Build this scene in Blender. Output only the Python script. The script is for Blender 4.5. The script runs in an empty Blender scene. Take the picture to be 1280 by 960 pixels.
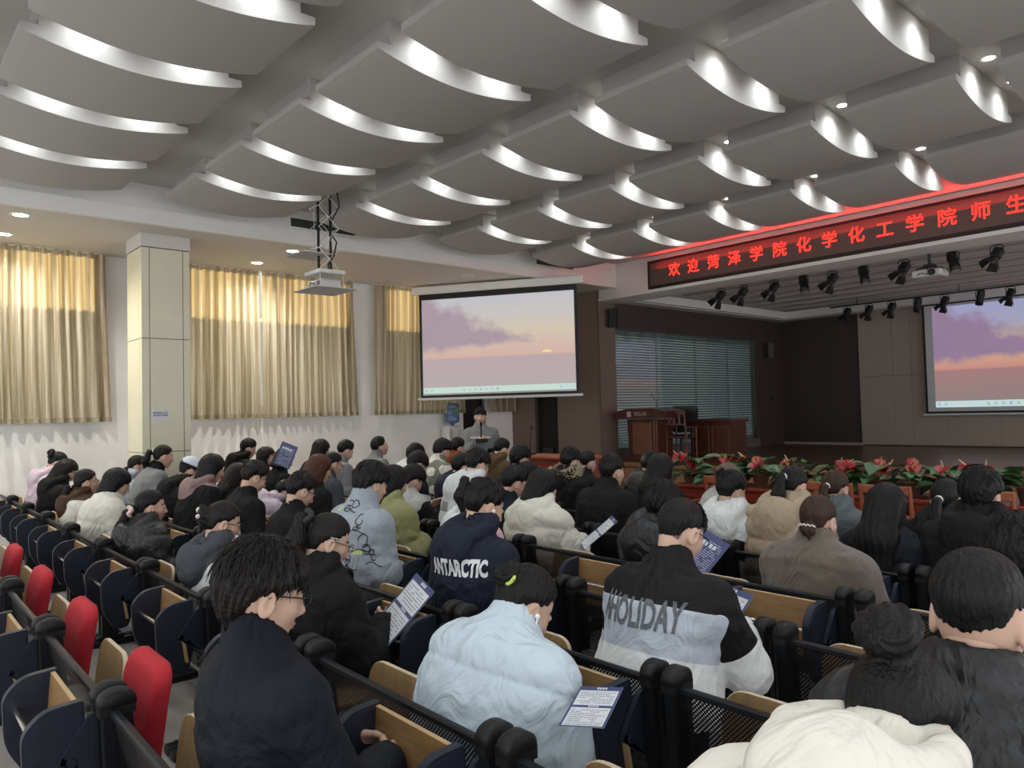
import bpy, math, random
import numpy as np
from mathutils import Vector, Matrix, Euler, noise as mnoise
from mathutils.bvhtree import BVHTree

random.seed(7)
SC = bpy.context.scene
COL = SC.collection
PI = math.pi

# ------------------------------------------------------------------ camera
def make_camera():
    yaw, pitch, roll = math.radians(-48.2344), math.radians(2.0961), math.radians(-1.4247)
    F = Vector((math.sin(yaw) * math.cos(pitch), math.cos(yaw) * math.cos(pitch), math.sin(pitch)))
    r = Vector((math.cos(yaw), -math.sin(yaw), 0)); u = r.cross(F)
    R = r * math.cos(roll) + u * math.sin(roll); U = -r * math.sin(roll) + u * math.cos(roll)
    cam = bpy.data.cameras.new('camera'); cam.sensor_fit = 'HORIZONTAL'; cam.sensor_width = 36
    cam.lens = 941.97 / 1280 * 36; cam.clip_start = 0.02; cam.clip_end = 200
    o = bpy.data.objects.new('camera', cam); COL.objects.link(o)
    o.matrix_world = Matrix(((R.x, U.x, -F.x, 0), (R.y, U.y, -F.y, 0), (R.z, U.z, -F.z, 1.6), (0, 0, 0, 1)))
    SC.camera = o
make_camera()

# ------------------------------------------------------------------ world, sun, exposure
SC.view_settings.view_transform = 'Standard'
SC.view_settings.look = 'None'
SC.view_settings.exposure = 0.0
SC.view_settings.gamma = 1.0
SC.view_settings.use_curve_mapping = False
W = bpy.data.worlds.new('daylight'); SC.world = W; W.use_nodes = True
bg = W.node_tree.nodes['Background']
bg.inputs[0].default_value = (0.955, 0.98, 1.0, 1); bg.inputs[1].default_value = 1.85
def make_sun():
    l = bpy.data.lights.new('sun', 'SUN'); l.energy = 13.0; l.color = (1.0, 0.80, 0.50); l.angle = math.radians(0.6)
    o = bpy.data.objects.new('sun', l); COL.objects.link(o)
    d = Vector((0.90, 0.12, -0.30)).normalized()
    o.rotation_euler = d.to_track_quat('-Z', 'Y').to_euler(); o.location = (-30, 0, 20)
make_sun()
DOWNLIGHT_W = 20.0
SOFFIT_W = 200.0

# ------------------------------------------------------------------ materials
MATS = {}
def _n(nt, t, **kw):
    n = nt.nodes.new(t)
    for k, v in kw.items(): setattr(n, k, v)
    return n
def mat(name, col, rough=0.6, metal=0.0, spec=0.5, bump=0.0, bscale=60.0, var=0.0, vscale=4.0, stretch=(1, 1, 1), emit=None, es=1.0, sheen=0.0, alpha=None):
    if name in MATS: return MATS[name]
    m = bpy.data.materials.new(name); m.use_nodes = True; nt = m.node_tree
    b = nt.nodes['Principled BSDF']
    b.inputs['Base Color'].default_value = (*col, 1); b.inputs['Roughness'].default_value = rough
    b.inputs['Metallic'].default_value = metal; b.inputs['Specular IOR Level'].default_value = spec
    if sheen: b.inputs['Sheen Weight'].default_value = sheen
    tc = None
    if bump or var:
        tc = _n(nt, 'ShaderNodeTexCoord'); mp = _n(nt, 'ShaderNodeMapping'); mp.inputs['Scale'].default_value = stretch
        nt.links.new(tc.outputs['Object'], mp.inputs['Vector'])
    if var:
        nz = _n(nt, 'ShaderNodeTexNoise'); nz.inputs['Scale'].default_value = vscale; nz.inputs['Detail'].default_value = 5
        nt.links.new(mp.outputs[0], nz.inputs['Vector'])
        mr = _n(nt, 'ShaderNodeMapRange'); mr.inputs[1].default_value = .25; mr.inputs[2].default_value = .75
        mr.inputs[3].default_value = 1 - var; mr.inputs[4].default_value = 1 + var
        nt.links.new(nz.outputs['Fac'], mr.inputs[0])
        mx = _n(nt, 'ShaderNodeMix', data_type='RGBA', blend_type='MULTIPLY'); mx.inputs[0].default_value = 1
        mx.inputs[6].default_value = (*col, 1)
        nt.links.new(mr.outputs[0], mx.inputs[7]); nt.links.new(mx.outputs[2], b.inputs['Base Color'])
    if bump:
        n2 = _n(nt, 'ShaderNodeTexNoise'); n2.inputs['Scale'].default_value = bscale; n2.inputs['Detail'].default_value = 4
        nt.links.new(mp.outputs[0], n2.inputs['Vector'])
        bp_ = _n(nt, 'ShaderNodeBump'); bp_.inputs['Strength'].default_value = bump; bp_.inputs['Distance'].default_value = .01
        nt.links.new(n2.outputs['Fac'], bp_.inputs['Height']); nt.links.new(bp_.outputs[0], b.inputs['Normal'])
    if emit:
        b.inputs['Emission Color'].default_value = (*emit, 1); b.inputs['Emission Strength'].default_value = es
    MATS[name] = m
    return m

def wood(name, c1, c2, scale=1.0, rough=0.45, axis=(1, 14, 14), spec=0.5):
    if name in MATS: return MATS[name]
    m = bpy.data.materials.new(name); m.use_nodes = True; nt = m.node_tree; b = nt.nodes['Principled BSDF']
    tc = _n(nt, 'ShaderNodeTexCoord'); mp = _n(nt, 'ShaderNodeMapping'); mp.inputs['Scale'].default_value = tuple(a * scale for a in axis)
    nz = _n(nt, 'ShaderNodeTexNoise'); nz.inputs['Scale'].default_value = 3.0; nz.inputs['Detail'].default_value = 8; nz.inputs['Distortion'].default_value = .6
    cr = _n(nt, 'ShaderNodeValToRGB'); cr.color_ramp.elements[0].position = .32; cr.color_ramp.elements[1].position = .68
    cr.color_ramp.elements[0].color = (*c1, 1); cr.color_ramp.elements[1].color = (*c2, 1)
    nt.links.new(tc.outputs['Object'], mp.inputs[0]); nt.links.new(mp.outputs[0], nz.inputs['Vector'])
    nt.links.new(nz.outputs['Fac'], cr.inputs[0]); nt.links.new(cr.outputs[0], b.inputs['Base Color'])
    b.inputs['Roughness'].default_value = rough; b.inputs['Specular IOR Level'].default_value = spec
    MATS[name] = m
    return m

def emissive(name, col, s):
    if name in MATS: return MATS[name]
    m = bpy.data.materials.new(name); m.use_nodes = True; nt = m.node_tree
    nt.nodes.remove(nt.nodes['Principled BSDF'])
    e = _n(nt, 'ShaderNodeEmission'); e.inputs[0].default_value = (*col, 1); e.inputs[1].default_value = s
    nt.links.new(e.outputs[0], nt.nodes['Material Output'].inputs[0]); MATS[name] = m
    return m

# ------------------------------------------------------------------ mesh building
class MB:
    def __init__(s): s.v = []; s.f = []; s.m = []; s.sm = []
    def add(s, V, Fs, mi=0, smooth=False):
        o = len(s.v); s.v.extend([tuple(float(c) for c in p) for p in V])
        for f in Fs:
            s.f.append(tuple(int(i) + o for i in f)); s.m.append(mi); s.sm.append(smooth)
        return s
    def box(s, x0, x1, y0, y1, z0, z1, mi=0):
        V = [(x, y, z) for x in (x0, x1) for y in (y0, y1) for z in (z0, z1)]
        return s.add(V, [(0, 1, 3, 2), (4, 6, 7, 5), (0, 4, 5, 1), (2, 3, 7, 6), (0, 2, 6, 4), (1, 5, 7, 3)], mi)
    def bbox(s, x0, x1, y0, y1, z0, z1, b=.01, mi=0):   # box with chamfered edges
        c = [(x0, x1), (y0, y1), (z0, z1)]; V = []; idx = {}
        for sx in (0, 1):
            for sy in (0, 1):
                for sz in (0, 1):
                    for ax in range(3):
                        p = [c[0][sx], c[1][sy], c[2][sz]]
                        for a, sg in zip(range(3), (sx, sy, sz)):
                            if a != ax: p[a] += b if sg == 0 else -b
                        idx[(sx, sy, sz, ax)] = len(V); V.append(p)
        Fs = []
        for ax in range(3):
            a1, a2 = [a for a in range(3) if a != ax]
            for sg in (0, 1):
                q = []
                for (u, w) in ((0, 0), (1, 0), (1, 1), (0, 1)):
                    k = [0, 0, 0]; k[ax] = sg; k[a1] = u; k[a2] = w; q.append(idx[(*k, ax)])
                if (sg == 0) == (ax != 1): q = q[::-1]
                Fs.append(q)
        for ax in range(3):
            a1, a2 = [a for a in range(3) if a != ax]
            for u in (0, 1):
                for w in (0, 1):
                    k0 = [0, 0, 0]; k1 = [0, 0, 0]; k1[ax] = 1
                    k0[a1] = k1[a1] = u; k0[a2] = k1[a2] = w
                    Fs.append([idx[(*k0, a1)], idx[(*k1, a1)], idx[(*k1, a2)], idx[(*k0, a2)]])
        for sx in (0, 1):
            for sy in (0, 1):
                for sz in (0, 1): Fs.append([idx[(sx, sy, sz, a)] for a in range(3)])
        return s.add(V, Fs, mi)
    def cyl(s, p0, p1, r0, r1=None, n=12, mi=0, caps=True, smooth=True):
        r1 = r0 if r1 is None else r1
        p0 = Vector(p0); p1 = Vector(p1); d = (p1 - p0).normalized()
        a = d.orthogonal().normalized(); b = d.cross(a)
        V = []
        for p, r in ((p0, r0), (p1, r1)):
            for i in range(n):
                t = 2 * PI * i / n; V.append(p + a * (r * math.cos(t)) + b * (r * math.sin(t)))
        Fs = [(i, (i + 1) % n, n + (i + 1) % n, n + i) for i in range(n)]
        s.add(V, Fs, mi, smooth)
        if caps: s.add(V, [tuple(range(n - 1, -1, -1)), tuple(range(n, 2 * n))], mi)
        return s
    def tube(s, pts, r, n=8, mi=0):
        pts = [Vector(p) for p in pts]; rs = r if isinstance(r, (list, tuple)) else [r] * len(pts)
        V = []; a = None
        for i, p in enumerate(pts):
            d = (pts[min(i + 1, len(pts) - 1)] - pts[max(i - 1, 0)]).normalized()
            a = (d.orthogonal() if a is None else (a - d * a.dot(d))).normalized(); b = d.cross(a)
            for k in range(n):
                t = 2 * PI * k / n; V.append(p + a * (rs[i] * math.cos(t)) + b * (rs[i] * math.sin(t)))
        Fs = []
        for i in range(len(pts) - 1):
            for k in range(n):
                Fs.append((i * n + k, i * n + (k + 1) % n, (i + 1) * n + (k + 1) % n, (i + 1) * n + k))
        s.add(V, Fs, mi, True); L = len(pts) - 1
        s.add(V, [tuple(range(n - 1, -1, -1)), tuple(L * n + k for k in range(n))], mi)
        return s
    def lathe(s, prof, c=(0, 0, 0), n=24, mi=0, smooth=True):
        V = []; Fs = []
        for r, z in prof:
            for k in range(n):
                t = 2 * PI * k / n; V.append((c[0] + r * math.cos(t), c[1] + r * math.sin(t), c[2] + z))
        for i in range(len(prof) - 1):
            for k in range(n):
                Fs.append((i * n + k, i * n + (k + 1) % n, (i + 1) * n + (k + 1) % n, (i + 1) * n + k))
        s.add(V, Fs, mi, smooth)
        s.add(V, [tuple(range(n - 1, -1, -1)), tuple((len(prof) - 1) * n + k for k in range(n))], mi)
        return s
    def prism(s, poly, h0, h1, axis='x', mi=0, bev=0.0):   # polygon in the other two axes, extruded along axis
        def P(a, b, h): return {'x': (h, a, b), 'y': (a, h, b), 'z': (a, b, h)}[axis]
        n = len(poly); V = [P(a, b, h0) for a, b in poly] + [P(a, b, h1) for a, b in poly]
        return s.add(V, [tuple(range(n - 1, -1, -1)), tuple(range(n, 2 * n))] + [(i, (i + 1) % n, n + (i + 1) % n, n + i) for i in range(n)], mi)
    def sphere(s, c, r, n=12, mi=0, sc=(1, 1, 1)):
        prof = [(max(1e-4, r * math.sin(PI * i / n)), -r * math.cos(PI * i / n)) for i in range(n + 1)]
        t = MB(); t.lathe(prof, n=2 * n)
        V = [(c[0] + p[0] * sc[0], c[1] + p[1] * sc[1], c[2] + p[2] * sc[2]) for p in t.v]
        return s.add(V, t.f, mi, True)
    def xf(s, M):
        s.v = [tuple(M @ Vector(p)) for p in s.v]; return s
    def join(s, o, M=None, mi=None):
        V = o.v if M is None else [tuple(M @ Vector(p)) for p in o.v]
        off = len(s.v); s.v.extend(V)
        for f, m, q in zip(o.f, o.m, o.sm):
            s.f.append(tuple(i + off for i in f)); s.m.append(m if mi is None else mi); s.sm.append(q)
        return s
    def mesh(s, name, mats):
        me = bpy.data.meshes.new(name); me.from_pydata(s.v, [], s.f)
        for m in (mats if isinstance(mats, (list, tuple)) else [mats]): me.materials.append(m)
        me.polygons.foreach_set('material_index', s.m); me.polygons.foreach_set('use_smooth', s.sm)
        me.update()
        import bmesh
        b = bmesh.new(); b.from_mesh(me); bmesh.ops.recalc_face_normals(b, faces=b.faces); b.to_mesh(me); b.free()
        return me
    def build(s, name, mats, parent=None, loc=None):
        return link(name, s.mesh(name, mats), parent, loc)

def link(name, me, parent=None, loc=None):
    o = bpy.data.objects.new(name, me); COL.objects.link(o)
    if parent: o.parent = parent
    if loc is not None: o.location = loc
    return o
def tag(o, label, cat, group=None, kind=None):
    o['label'] = label; o['category'] = cat
    if group: o['group'] = group
    if kind: o['kind'] = kind
    return o
def thing(name, label, cat, loc=(0, 0, 0), rz=0.0, group=None):
    o = bpy.data.objects.new(name, None); COL.objects.link(o); o.empty_display_size = .1
    o.location = loc; o.rotation_euler = (0, 0, rz)
    return tag(o, label, cat, group)
def struct(o): o['kind'] = 'structure'; return o
KIDS = {}
def copy_tree(o, parent=None):
    c = o.copy(); COL.objects.link(c)
    if parent: c.parent = parent
    for ch in [x for x in o.children]: copy_tree(ch, c)
    return c
def text_mesh(s, size=1.0, offset=0.0, extrude=0.0, align='CENTER', res=3):
    cu = bpy.data.curves.new('t', 'FONT'); cu.body = s; cu.size = size; cu.offset = offset; cu.extrude = extrude
    cu.align_x = align; cu.align_y = 'CENTER'; cu.resolution_u = res
    o = bpy.data.objects.new('t', cu); COL.objects.link(o)
    dg = bpy.context.evaluated_depsgraph_get(); me = bpy.data.meshes.new_from_object(o.evaluated_get(dg))
    bpy.data.objects.remove(o); bpy.data.curves.remove(cu)
    V = [tuple(v.co) for v in me.vertices]; Fs = [tuple(p.vertices) for p in me.polygons]
    bpy.data.meshes.remove(me)
    return V, Fs

# common colours
M_white = mat('white_paint', (.80, .79, .76), .7, var=.04, vscale=1.5)
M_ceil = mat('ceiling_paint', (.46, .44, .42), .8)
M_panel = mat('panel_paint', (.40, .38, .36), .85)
M_black = mat('black_metal', (.007, .007, .008), .45, spec=.3)
M_dark = mat('dark_plastic', (.02, .02, .022), .5)
M_chrome = mat('chrome', (.75, .75, .75), .22, 1.0)
# ------------------------------------------------------------------ room shell
ZC = 4.35; ZS = 3.91; XW = -11.55; XS = -9.30; YF = 11.0; ZST = .61
def tile_floor():
    m = bpy.data.materials.new('floor_tiles'); m.use_nodes = True; nt = m.node_tree; b = nt.nodes['Principled BSDF']
    tc = _n(nt, 'ShaderNodeTexCoord'); br = _n(nt, 'ShaderNodeTexBrick'); br.offset = 0; br.squash = 1
    br.inputs['Scale'].default_value = 1; br.inputs['Brick Width'].default_value = .8; br.inputs['Row Height'].default_value = .8
    br.inputs['Mortar Size'].default_value = .005; br.inputs['Color1'].default_value = (.33, .31, .285, 1); br.inputs['Color2'].default_value = (.30, .285, .265, 1)
    br.inputs['Mortar'].default_value = (.16, .15, .14, 1)
    nz = _n(nt, 'ShaderNodeTexNoise'); nz.inputs['Scale'].default_value = 6; nz.inputs['Detail'].default_value = 6
    mx = _n(nt, 'ShaderNodeMix', data_type='RGBA', blend_type='OVERLAY'); mx.inputs[0].default_value = .25
    nt.links.new(tc.outputs['Object'], br.inputs['Vector']); nt.links.new(tc.outputs['Object'], nz.inputs['Vector'])
    nt.links.new(br.outputs['Color'], mx.inputs[6]); nt.links.new(nz.outputs['Fac'], mx.inputs[7]); nt.links.new(mx.outputs[2], b.inputs['Base Color'])
    b.inputs['Roughness'].default_value = .28
    return m
struct(MB().box(XW - .3, 4, -3, YF + .2, -.12, 0).build('floor', tile_floor()))
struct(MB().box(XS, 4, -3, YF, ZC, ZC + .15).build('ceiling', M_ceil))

# left wall with real window openings behind the curtains
WIN = [(-2.6, 2.62), (3.75, 6.5), (7.15, 9.0)]; WZ0, WZ1 = 1.75, 4.02
def left_wall():
    mb = MB(); x0, x1 = XW - .28, XW
    ys = [-3.0]
    for a, b in WIN: ys += [a, b]
    ys.append(8.98 + 1.4)
    mb.box(x0, x1, -3, 9.02, 0, WZ0)
    mb.box(x0, x1, -3, 9.02, WZ1, 4.4)
    for a, b in ((-3.0, WIN[0][0]), (WIN[0][1], WIN[1][0]), (WIN[1][1], WIN[2][0]), (WIN[2][1], 9.02)):
        mb.box(x0, x1, a, b, WZ0, WZ1)
    mb.box(x0, x1, 9.02, 9.60, 2.35, 4.3)           # above the side door
    mb.box(x0, x1, 9.60, 10.34, 0, 4.3)
    return mb
def wall_paint():
    m = mat('wall_paint', (.80, .80, .785), .75, var=.10, vscale=1.3, bump=.04, bscale=8)
    return m
struct(left_wall().build('wall_left', wall_paint()))
glass = bpy.data.materials.new('window_glass'); glass.use_nodes = True
_t = glass.node_tree; _t.nodes.remove(_t.nodes['Principled BSDF']); _a = _n(_t, 'ShaderNodeBsdfTransparent'); _a.inputs[0].default_value = (.9, .93, .94, 1)
_g = _n(_t, 'ShaderNodeBsdfGlossy'); _g.inputs[1].default_value = .02; _m = _n(_t, 'ShaderNodeMixShader'); _m.inputs[0].default_value = .06
_t.links.new(_a.outputs[0], _m.inputs[1]); _t.links.new(_g.outputs[0], _m.inputs[2]); _t.links.new(_m.outputs[0], _t.nodes['Material Output'].inputs[0])
for i, (a, b) in enumerate(WIN):
    w = struct(bpy.data.objects.new('window_%d' % (i + 1), None)); COL.objects.link(w); w.location = (XW - .2, a, WZ0)
    mb = MB(); L = b - a; H = WZ1 - WZ0
    for (p, q) in ((0, .06), (L - .06, L)): mb.box(-.03, .03, p, q, 0, H)
    for (p, q) in ((0, .06), (H - .06, H), (H * .62, H * .62 + .05)): mb.box(-.028, .028, .06, L - .06, p, q)
    k = max(2, int(L / 1.0))
    for j in range(1, k): mb.box(-.026, .026, L * j / k - .025, L * j / k + .025, .06, H - .06)
    mb.build('window_frame', M_white, w)
    MB().box(-.004, .004, .05, L - .05, .05, H - .05).build('pane', glass, w)
# side door: a dark glazed door in an aluminium frame
d = struct(bpy.data.objects.new('door_1', None)); COL.objects.link(d); d.location = (XW - .1, 9.02, 0)
M_night = mat('dark_glass', (.006, .006, .007), .12)
mb = MB()
for p, q in ((0, .05), (.53, .58)): mb.box(-.05, .05, p, q, 0, 2.35)
mb.box(-.05, .05, .05, .53, 2.30, 2.35)
mb.build('door_frame', mat('aluminium', (.16, .17, .17), .4, .6), d)
MB().box(-.02, .02, .05, .53, 0, 2.30).build('door_leaf', M_night, d)
MB().box(.02, .04, .05, .53, 1.63, 1.65).build('door_rail', M_black, d)
MB().cyl((.02, .12, 1.05), (.08, .12, 1.05), .012).cyl((.08, .12, 1.0), (.08, .12, 1.12), .012).build('door_handle', M_chrome, d)

# soffit along the windows: underside, fascia with a step
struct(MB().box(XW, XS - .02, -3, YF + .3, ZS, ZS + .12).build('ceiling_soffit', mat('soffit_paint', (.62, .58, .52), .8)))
struct(MB().box(XS - .02, XS + .02, -3, YF, ZS - .02, ZC).box(XS + .02, XS + .055, -3, YF - .1, ZS - .02, ZS + .155).build('trim_1', M_white))
# vents in the fascia
for i, (ya, yb, lab) in enumerate(((4.40, 5.42, 'long dark louvred air vent on the white fascia behind the projector lift'),
                                    (8.88, 9.85, 'dark louvred air vent on the white fascia near the projection screen'))):
    t = thing('air_vent', lab, 'air vent', (XS + .02, ya, 4.10), group='air vents on the fascia')
    L = yb - ya
    mb = MB().box(0, .015, 0, L, -.01, .02).box(0, .015, 0, L, .135, .16).box(0, .015, 0, .03, .02, .135).box(0, .015, L - .03, L, .02, .135)
    mb.build('vent_frame', M_white, t)
    MB().box(0, .003, .03, L - .03, .02, .135).build('backing', M_black, t)
    mb = MB(); n = 34
    for j in range(n):
        y = .03 + (L - .06) * (j + .5) / n
        mb.add([(.004, y - .004, .02), (.014, y + .005, .02), (.014, y + .005, .135), (.004, y - .004, .135),
                (.004, y - .001, .02), (.014, y + .008, .02), (.014, y + .008, .135), (.004, y - .001, .135)],
               [(0, 1, 2, 3), (7, 6, 5, 4), (0, 4, 5, 1), (3, 2, 6, 7), (1, 5, 6, 2), (0, 3, 7, 4)])
    mb.build('louvre', mat('vent_grey', (.10, .10, .10), .5, .4), t)

# front wall: splayed brown wall, lintel, LED fascia
M_brown = mat('brown_wall_panel', (.19, .14, .112), .6, var=.08, vscale=2)
M_brown2 = mat('dark_brown_wall', (.060, .040, .036), .65, var=.1, vscale=3, bump=.05, bscale=30, stretch=(1, 1, .05))
def splay():
    a = Vector((XW, 10.30)); b = Vector((-9.72, 11.0)); n = Vector((-(b - a).y, (b - a).x)).normalized()
    def seg(mb, t0, t1, z0, z1, d0=0.0, d1=.2):
        P = [a.lerp(b, t0) + n * d0, a.lerp(b, t1) + n * d0, a.lerp(b, t1) + n * d1, a.lerp(b, t0) + n * d1]
        V = [(p.x, p.y, z) for z in (z0, z1) for p in P]
        mb.add(V, [(3, 2, 1, 0), (4, 5, 6, 7), (0, 1, 5, 4), (1, 2, 6, 5), (2, 3, 7, 6), (3, 0, 4, 7)])
    mb = MB(); seg(mb, -.05, .27, 0, ZS); seg(mb, .52, 1.0, 0, ZS); seg(mb, .27, .52, 2.2, ZS)
    struct(mb.build('wall_front', M_brown))
    dr = struct(bpy.data.objects.new('door_2', None)); COL.objects.link(dr)
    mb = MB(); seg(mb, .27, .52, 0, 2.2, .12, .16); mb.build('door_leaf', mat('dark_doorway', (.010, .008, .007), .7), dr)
    mb = MB(); seg(mb, .27, .30, 0, 2.2, -.02, .1); mb.build('door_frame', mat('door_edge', (.04, .03, .026), .5), dr)
    mb = MB(); seg(mb, .33, .45, .0, .85, .05, .115); mb.build('lower_panel', mat('door_low', (.025, .02, .02), .6), dr)
splay()
# the column at the stage's left edge, with two thin cable trunkings
mb = MB().box(-10.45, -9.72, YF - .02, YF + .45, 0, 3.95)
struct(mb.build('wall_column', M_brown))
for x, nm in ((-10.33, 'thin pale cable running down the brown column beside the screen'), (-9.95, 'thin pale cable down the brown column nearest the stage')):
    mb = MB(); mb.tube([(x + .006 * math.sin(z * 2.1 + x), YF - .03, z) for z in np.linspace(.02, 3.9, 24)], .009, 6)
    tag(mb.build('cable', mat('pale_cable', (.62, .60, .57), .5)), nm, 'cable', 'cables on the column')
# lintel above the stage opening
struct(MB().box(-9.72, 4, YF, YF + .5, 3.69, ZC).build('wall_lintel', M_white))
struct(MB().box(-9.70, 4, YF - .05, YF - .002, 3.69, 3.745).build('trim_2', M_white))

# ------------------------------------------------------------------ stage
struct(MB().box(-9.72, 4, 10.85, 18.3, ZST - .1, ZST).build('floor_stage', wood('stage_floor', (.085, .046, .030), (.11, .062, .042), .5, .30)))
struct(MB().box(-11.2, 4, 10.86, 10.95, 0, ZST - .1).box(-9.72, 4, 10.83, 10.86, ZST - .06, ZST + .004).build('wall_stage_front', wood('stage_front', (.22, .10, .045), (.30, .14, .06), .6, .4)))
def stage_shell():
    X = -9.72
    mb = MB().box(X - .2, X, YF + .45, 18.3, 3.20, 4.0).box(X - .2, X, 16.75, 18.3, ZST, 3.20)
    struct(mb.build('wall_stage_left', M_brown2))
    struct(MB().box(X - .2, X, YF + .45, 16.75, ZST, .80).build('wall_stage_left_low', mat('low_beige_wall', (.16, .13, .11), .7)))
    struct(MB().box(X - .2, 4, 17.92, 18.2, ZST, 4.3).build('wall_stage_back', M_brown2))
    # the beige covering of the back wall, in panels with fine joints
    mb = MB()
    xs = [-7.75, -6.99, -6.6, -5.9, -4.9, -3.9, -2.9, -1.9, -.9, .1, 1.1, 2.1, 3.1, 4.0]
    for a, b in zip(xs, xs[1:]): mb.bbox(a + .002, b - .002, 17.86, 17.92, ZST + .02, 2.2, .003).bbox(a + .002, b - .002, 17.86, 17.92, 2.206, 3.74, .003)
    struct(mb.build('wall_stage_back_panel', mat('beige_panel', (.38, .31, .255), .7, var=.05)))
    struct(MB().box(X, -7.75, 17.90, 17.92, ZST, ZST + .06).build('baseboard_stage', mat('pale_skirting', (.35, .30, .26), .6)))
    # ceiling: grey perimeter, white tray edge, striped middle
    g = mat('stage_ceiling', (.72, .66, .64), .8)
    struct(MB().box(X, 4, YF + .5, YF + .66, 3.70, 3.9).box(X, -9.40, YF + .66, 17.92, 3.70, 3.9).box(-9.40, 4, 17.5, 17.92, 3.70, 3.9).build('ceiling_stage', g))
    struct(MB().box(-9.40, 4, YF + .66, YF + .72, 3.715, 3.88).box(-9.40, -9.28, YF + .72, 17.38, 3.715, 3.88).box(-9.40, 4, 17.38, 17.5, 3.715, 3.88).build('trim_3', M_white))
    m = bpy.data.materials.new('striped_stage_ceiling'); m.use_nodes = True; nt = m.node_tree; b = nt.nodes['Principled BSDF']
    struct(MB().box(-9.40, 4, YF + .5, 17.5, 3.90, 4.05).build('ceiling_stage_tray', g))
    mb = MB()
    for i in range(9):
        y = YF + 1.05 + i * .68
        mb.box(-9.0, 4, y, y + .16, 3.86, 3.90)
    struct(mb.build('trim_4', mat('ceiling_slot', (.42, .37, .36), .8)))
    # glazed partition with blinds
    p = thing('glass_partition', 'greenish glass partition with horizontal blinds at the left of the stage', 'partition', (X, 0, 0))
    gm = bpy.data.materials.new('partition_glass'); gm.use_nodes = True; nt = gm.node_tree; nt.nodes.remove(nt.nodes['Principled BSDF'])
    tr = _n(nt, 'ShaderNodeBsdfTransparent'); tr.inputs[0].default_value = (.76, .82, .815, 1); gl = _n(nt, 'ShaderNodeBsdfGlossy'); gl.inputs[1].default_value = .04
    ms = _n(nt, 'ShaderNodeMixShader'); ms.inputs[0].default_value = .10
    nt.links.new(tr.outputs[0], ms.inputs[1]); nt.links.new(gl.outputs[0], ms.inputs[2]); nt.links.new(ms.outputs[0], nt.nodes['Material Output'].inputs[0])
    ys = [YF + .45, 12.9, 14.3, 15.6, 16.62]
    for a, b in zip(ys, ys[1:]): MB().box(-.05, -.04, a + .006, b - .006, .82, 3.18).build('glass_panel', gm, p)
    MB().box(-.07, -.0, 16.62, 16.75, .80, 3.20).box(-.07, -.0, YF + .45, 16.62, .80, .82).box(-.07, 0, YF + .45, 16.62, 3.18, 3.20).build('partition_frame', mat('bronze_frame', (.09, .075, .065), .4, .3), p)
    sl = mat('blind_slat', (.72, .76, .75), .55)
    for a, b in zip(ys, ys[1:]):
        mb = MB()
        z = .9
        while z < 3.12:
            mb.add([(-.10, a + .02, z), (-.14, a + .02, z + .03), (-.14, b - .02, z + .03), (-.10, b - .02, z), (-.10, a + .02, z + .002), (-.14, a + .02, z + .032), (-.14, b - .02, z + .032), (-.10, b - .02, z + .002)],
                   [(0, 1, 2, 3), (7, 6, 5, 4), (0, 4, 5, 1), (3, 2, 6, 7), (0, 3, 7, 4), (1, 5, 6, 2)]); z += .055
        mb.build('blind', sl, p)
    for y, z0, z1 in ((12.6, 1.0, 3.1), (14.0, 2.3, 3.1), (15.5, 1.0, 3.1)): MB().cyl((-.09, y, z0), (-.09, y, z1), .005, n=6).build('blind_cord', mat('cord', (.4, .42, .42), .5), p)
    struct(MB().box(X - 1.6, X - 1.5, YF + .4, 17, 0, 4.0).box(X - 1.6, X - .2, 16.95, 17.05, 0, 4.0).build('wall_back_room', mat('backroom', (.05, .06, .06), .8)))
stage_shell()

# ------------------------------------------------------------------ pillar
def pillar():
    t = thing('clad_pillar', 'pale cream clad square pillar with a white cap near the windows', 'pillar', (-9.82, 2.74, 0)); t['kind'] = 'structure'
    m = mat('cream_cladding', (.72, .70, .53), .38, var=.05, vscale=2.0)
    mg = mat('cladding_joint', (.06, .06, .05), .6)
    MB().box(-.60, -.006, .006, .568, 0, 3.74).build('joint_core', mg, t)
    zz = [0, .32, 1.21, 2.61, 3.735]
    for a, b in zip(zz, zz[1:]):
        mb = MB()
        mb.bbox(-.01, 0, 0, .09, a + .004, b - .004, .002); mb.bbox(-.01, 0, .098, .488, a + .004, b - .004, .002); mb.bbox(-.01, 0, .496, .575, a + .004, b - .004, .002)
        for sy in (-.0, .565): mb.bbox(-.60, -.5, sy, sy + .01, a + .004, b - .004, .002); mb.bbox(-.492, -.1, sy, sy + .01, a + .004, b - .004, .002); mb.bbox(-.092, -.01, sy, sy + .01, a + .004, b - .004, .002)
        mb.build('cladding_panel', m, t)
    MB().bbox(-.61, .008, -.008, .583, 3.742, ZS, .003).build('pillar_cap', mat('cap_white', (.62, .60, .57), .7), t)
    n = thing('paper_notice', 'small white paper notice taped to the cream pillar', 'notice', (-9.819, 2.93, 1.66))
    MB().box(0, .0015, -.09, .12, -.065, .075).build('sheet', mat('paper_white', (.72, .73, .80), .6), n)
    mb = MB(); rs = random.Random(3)
    for r in range(2):
        for c in range(9):
            y = -.062 + c * .019; z = .033 - r * .032
            mb.box(.0015, .0022, y, y + .004, z - .012, z + .012)
            mb.box(.0015, .0022, y, y + .014, z + rs.uniform(-.01, .008), z + rs.uniform(.009, .012)); mb.box(.0015, .0022, y + .009, y + .012, z - .011, z + .004)
    mb.build('printed_line', mat('ink', (.16, .16, .20), .7), n)
pillar()

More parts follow.
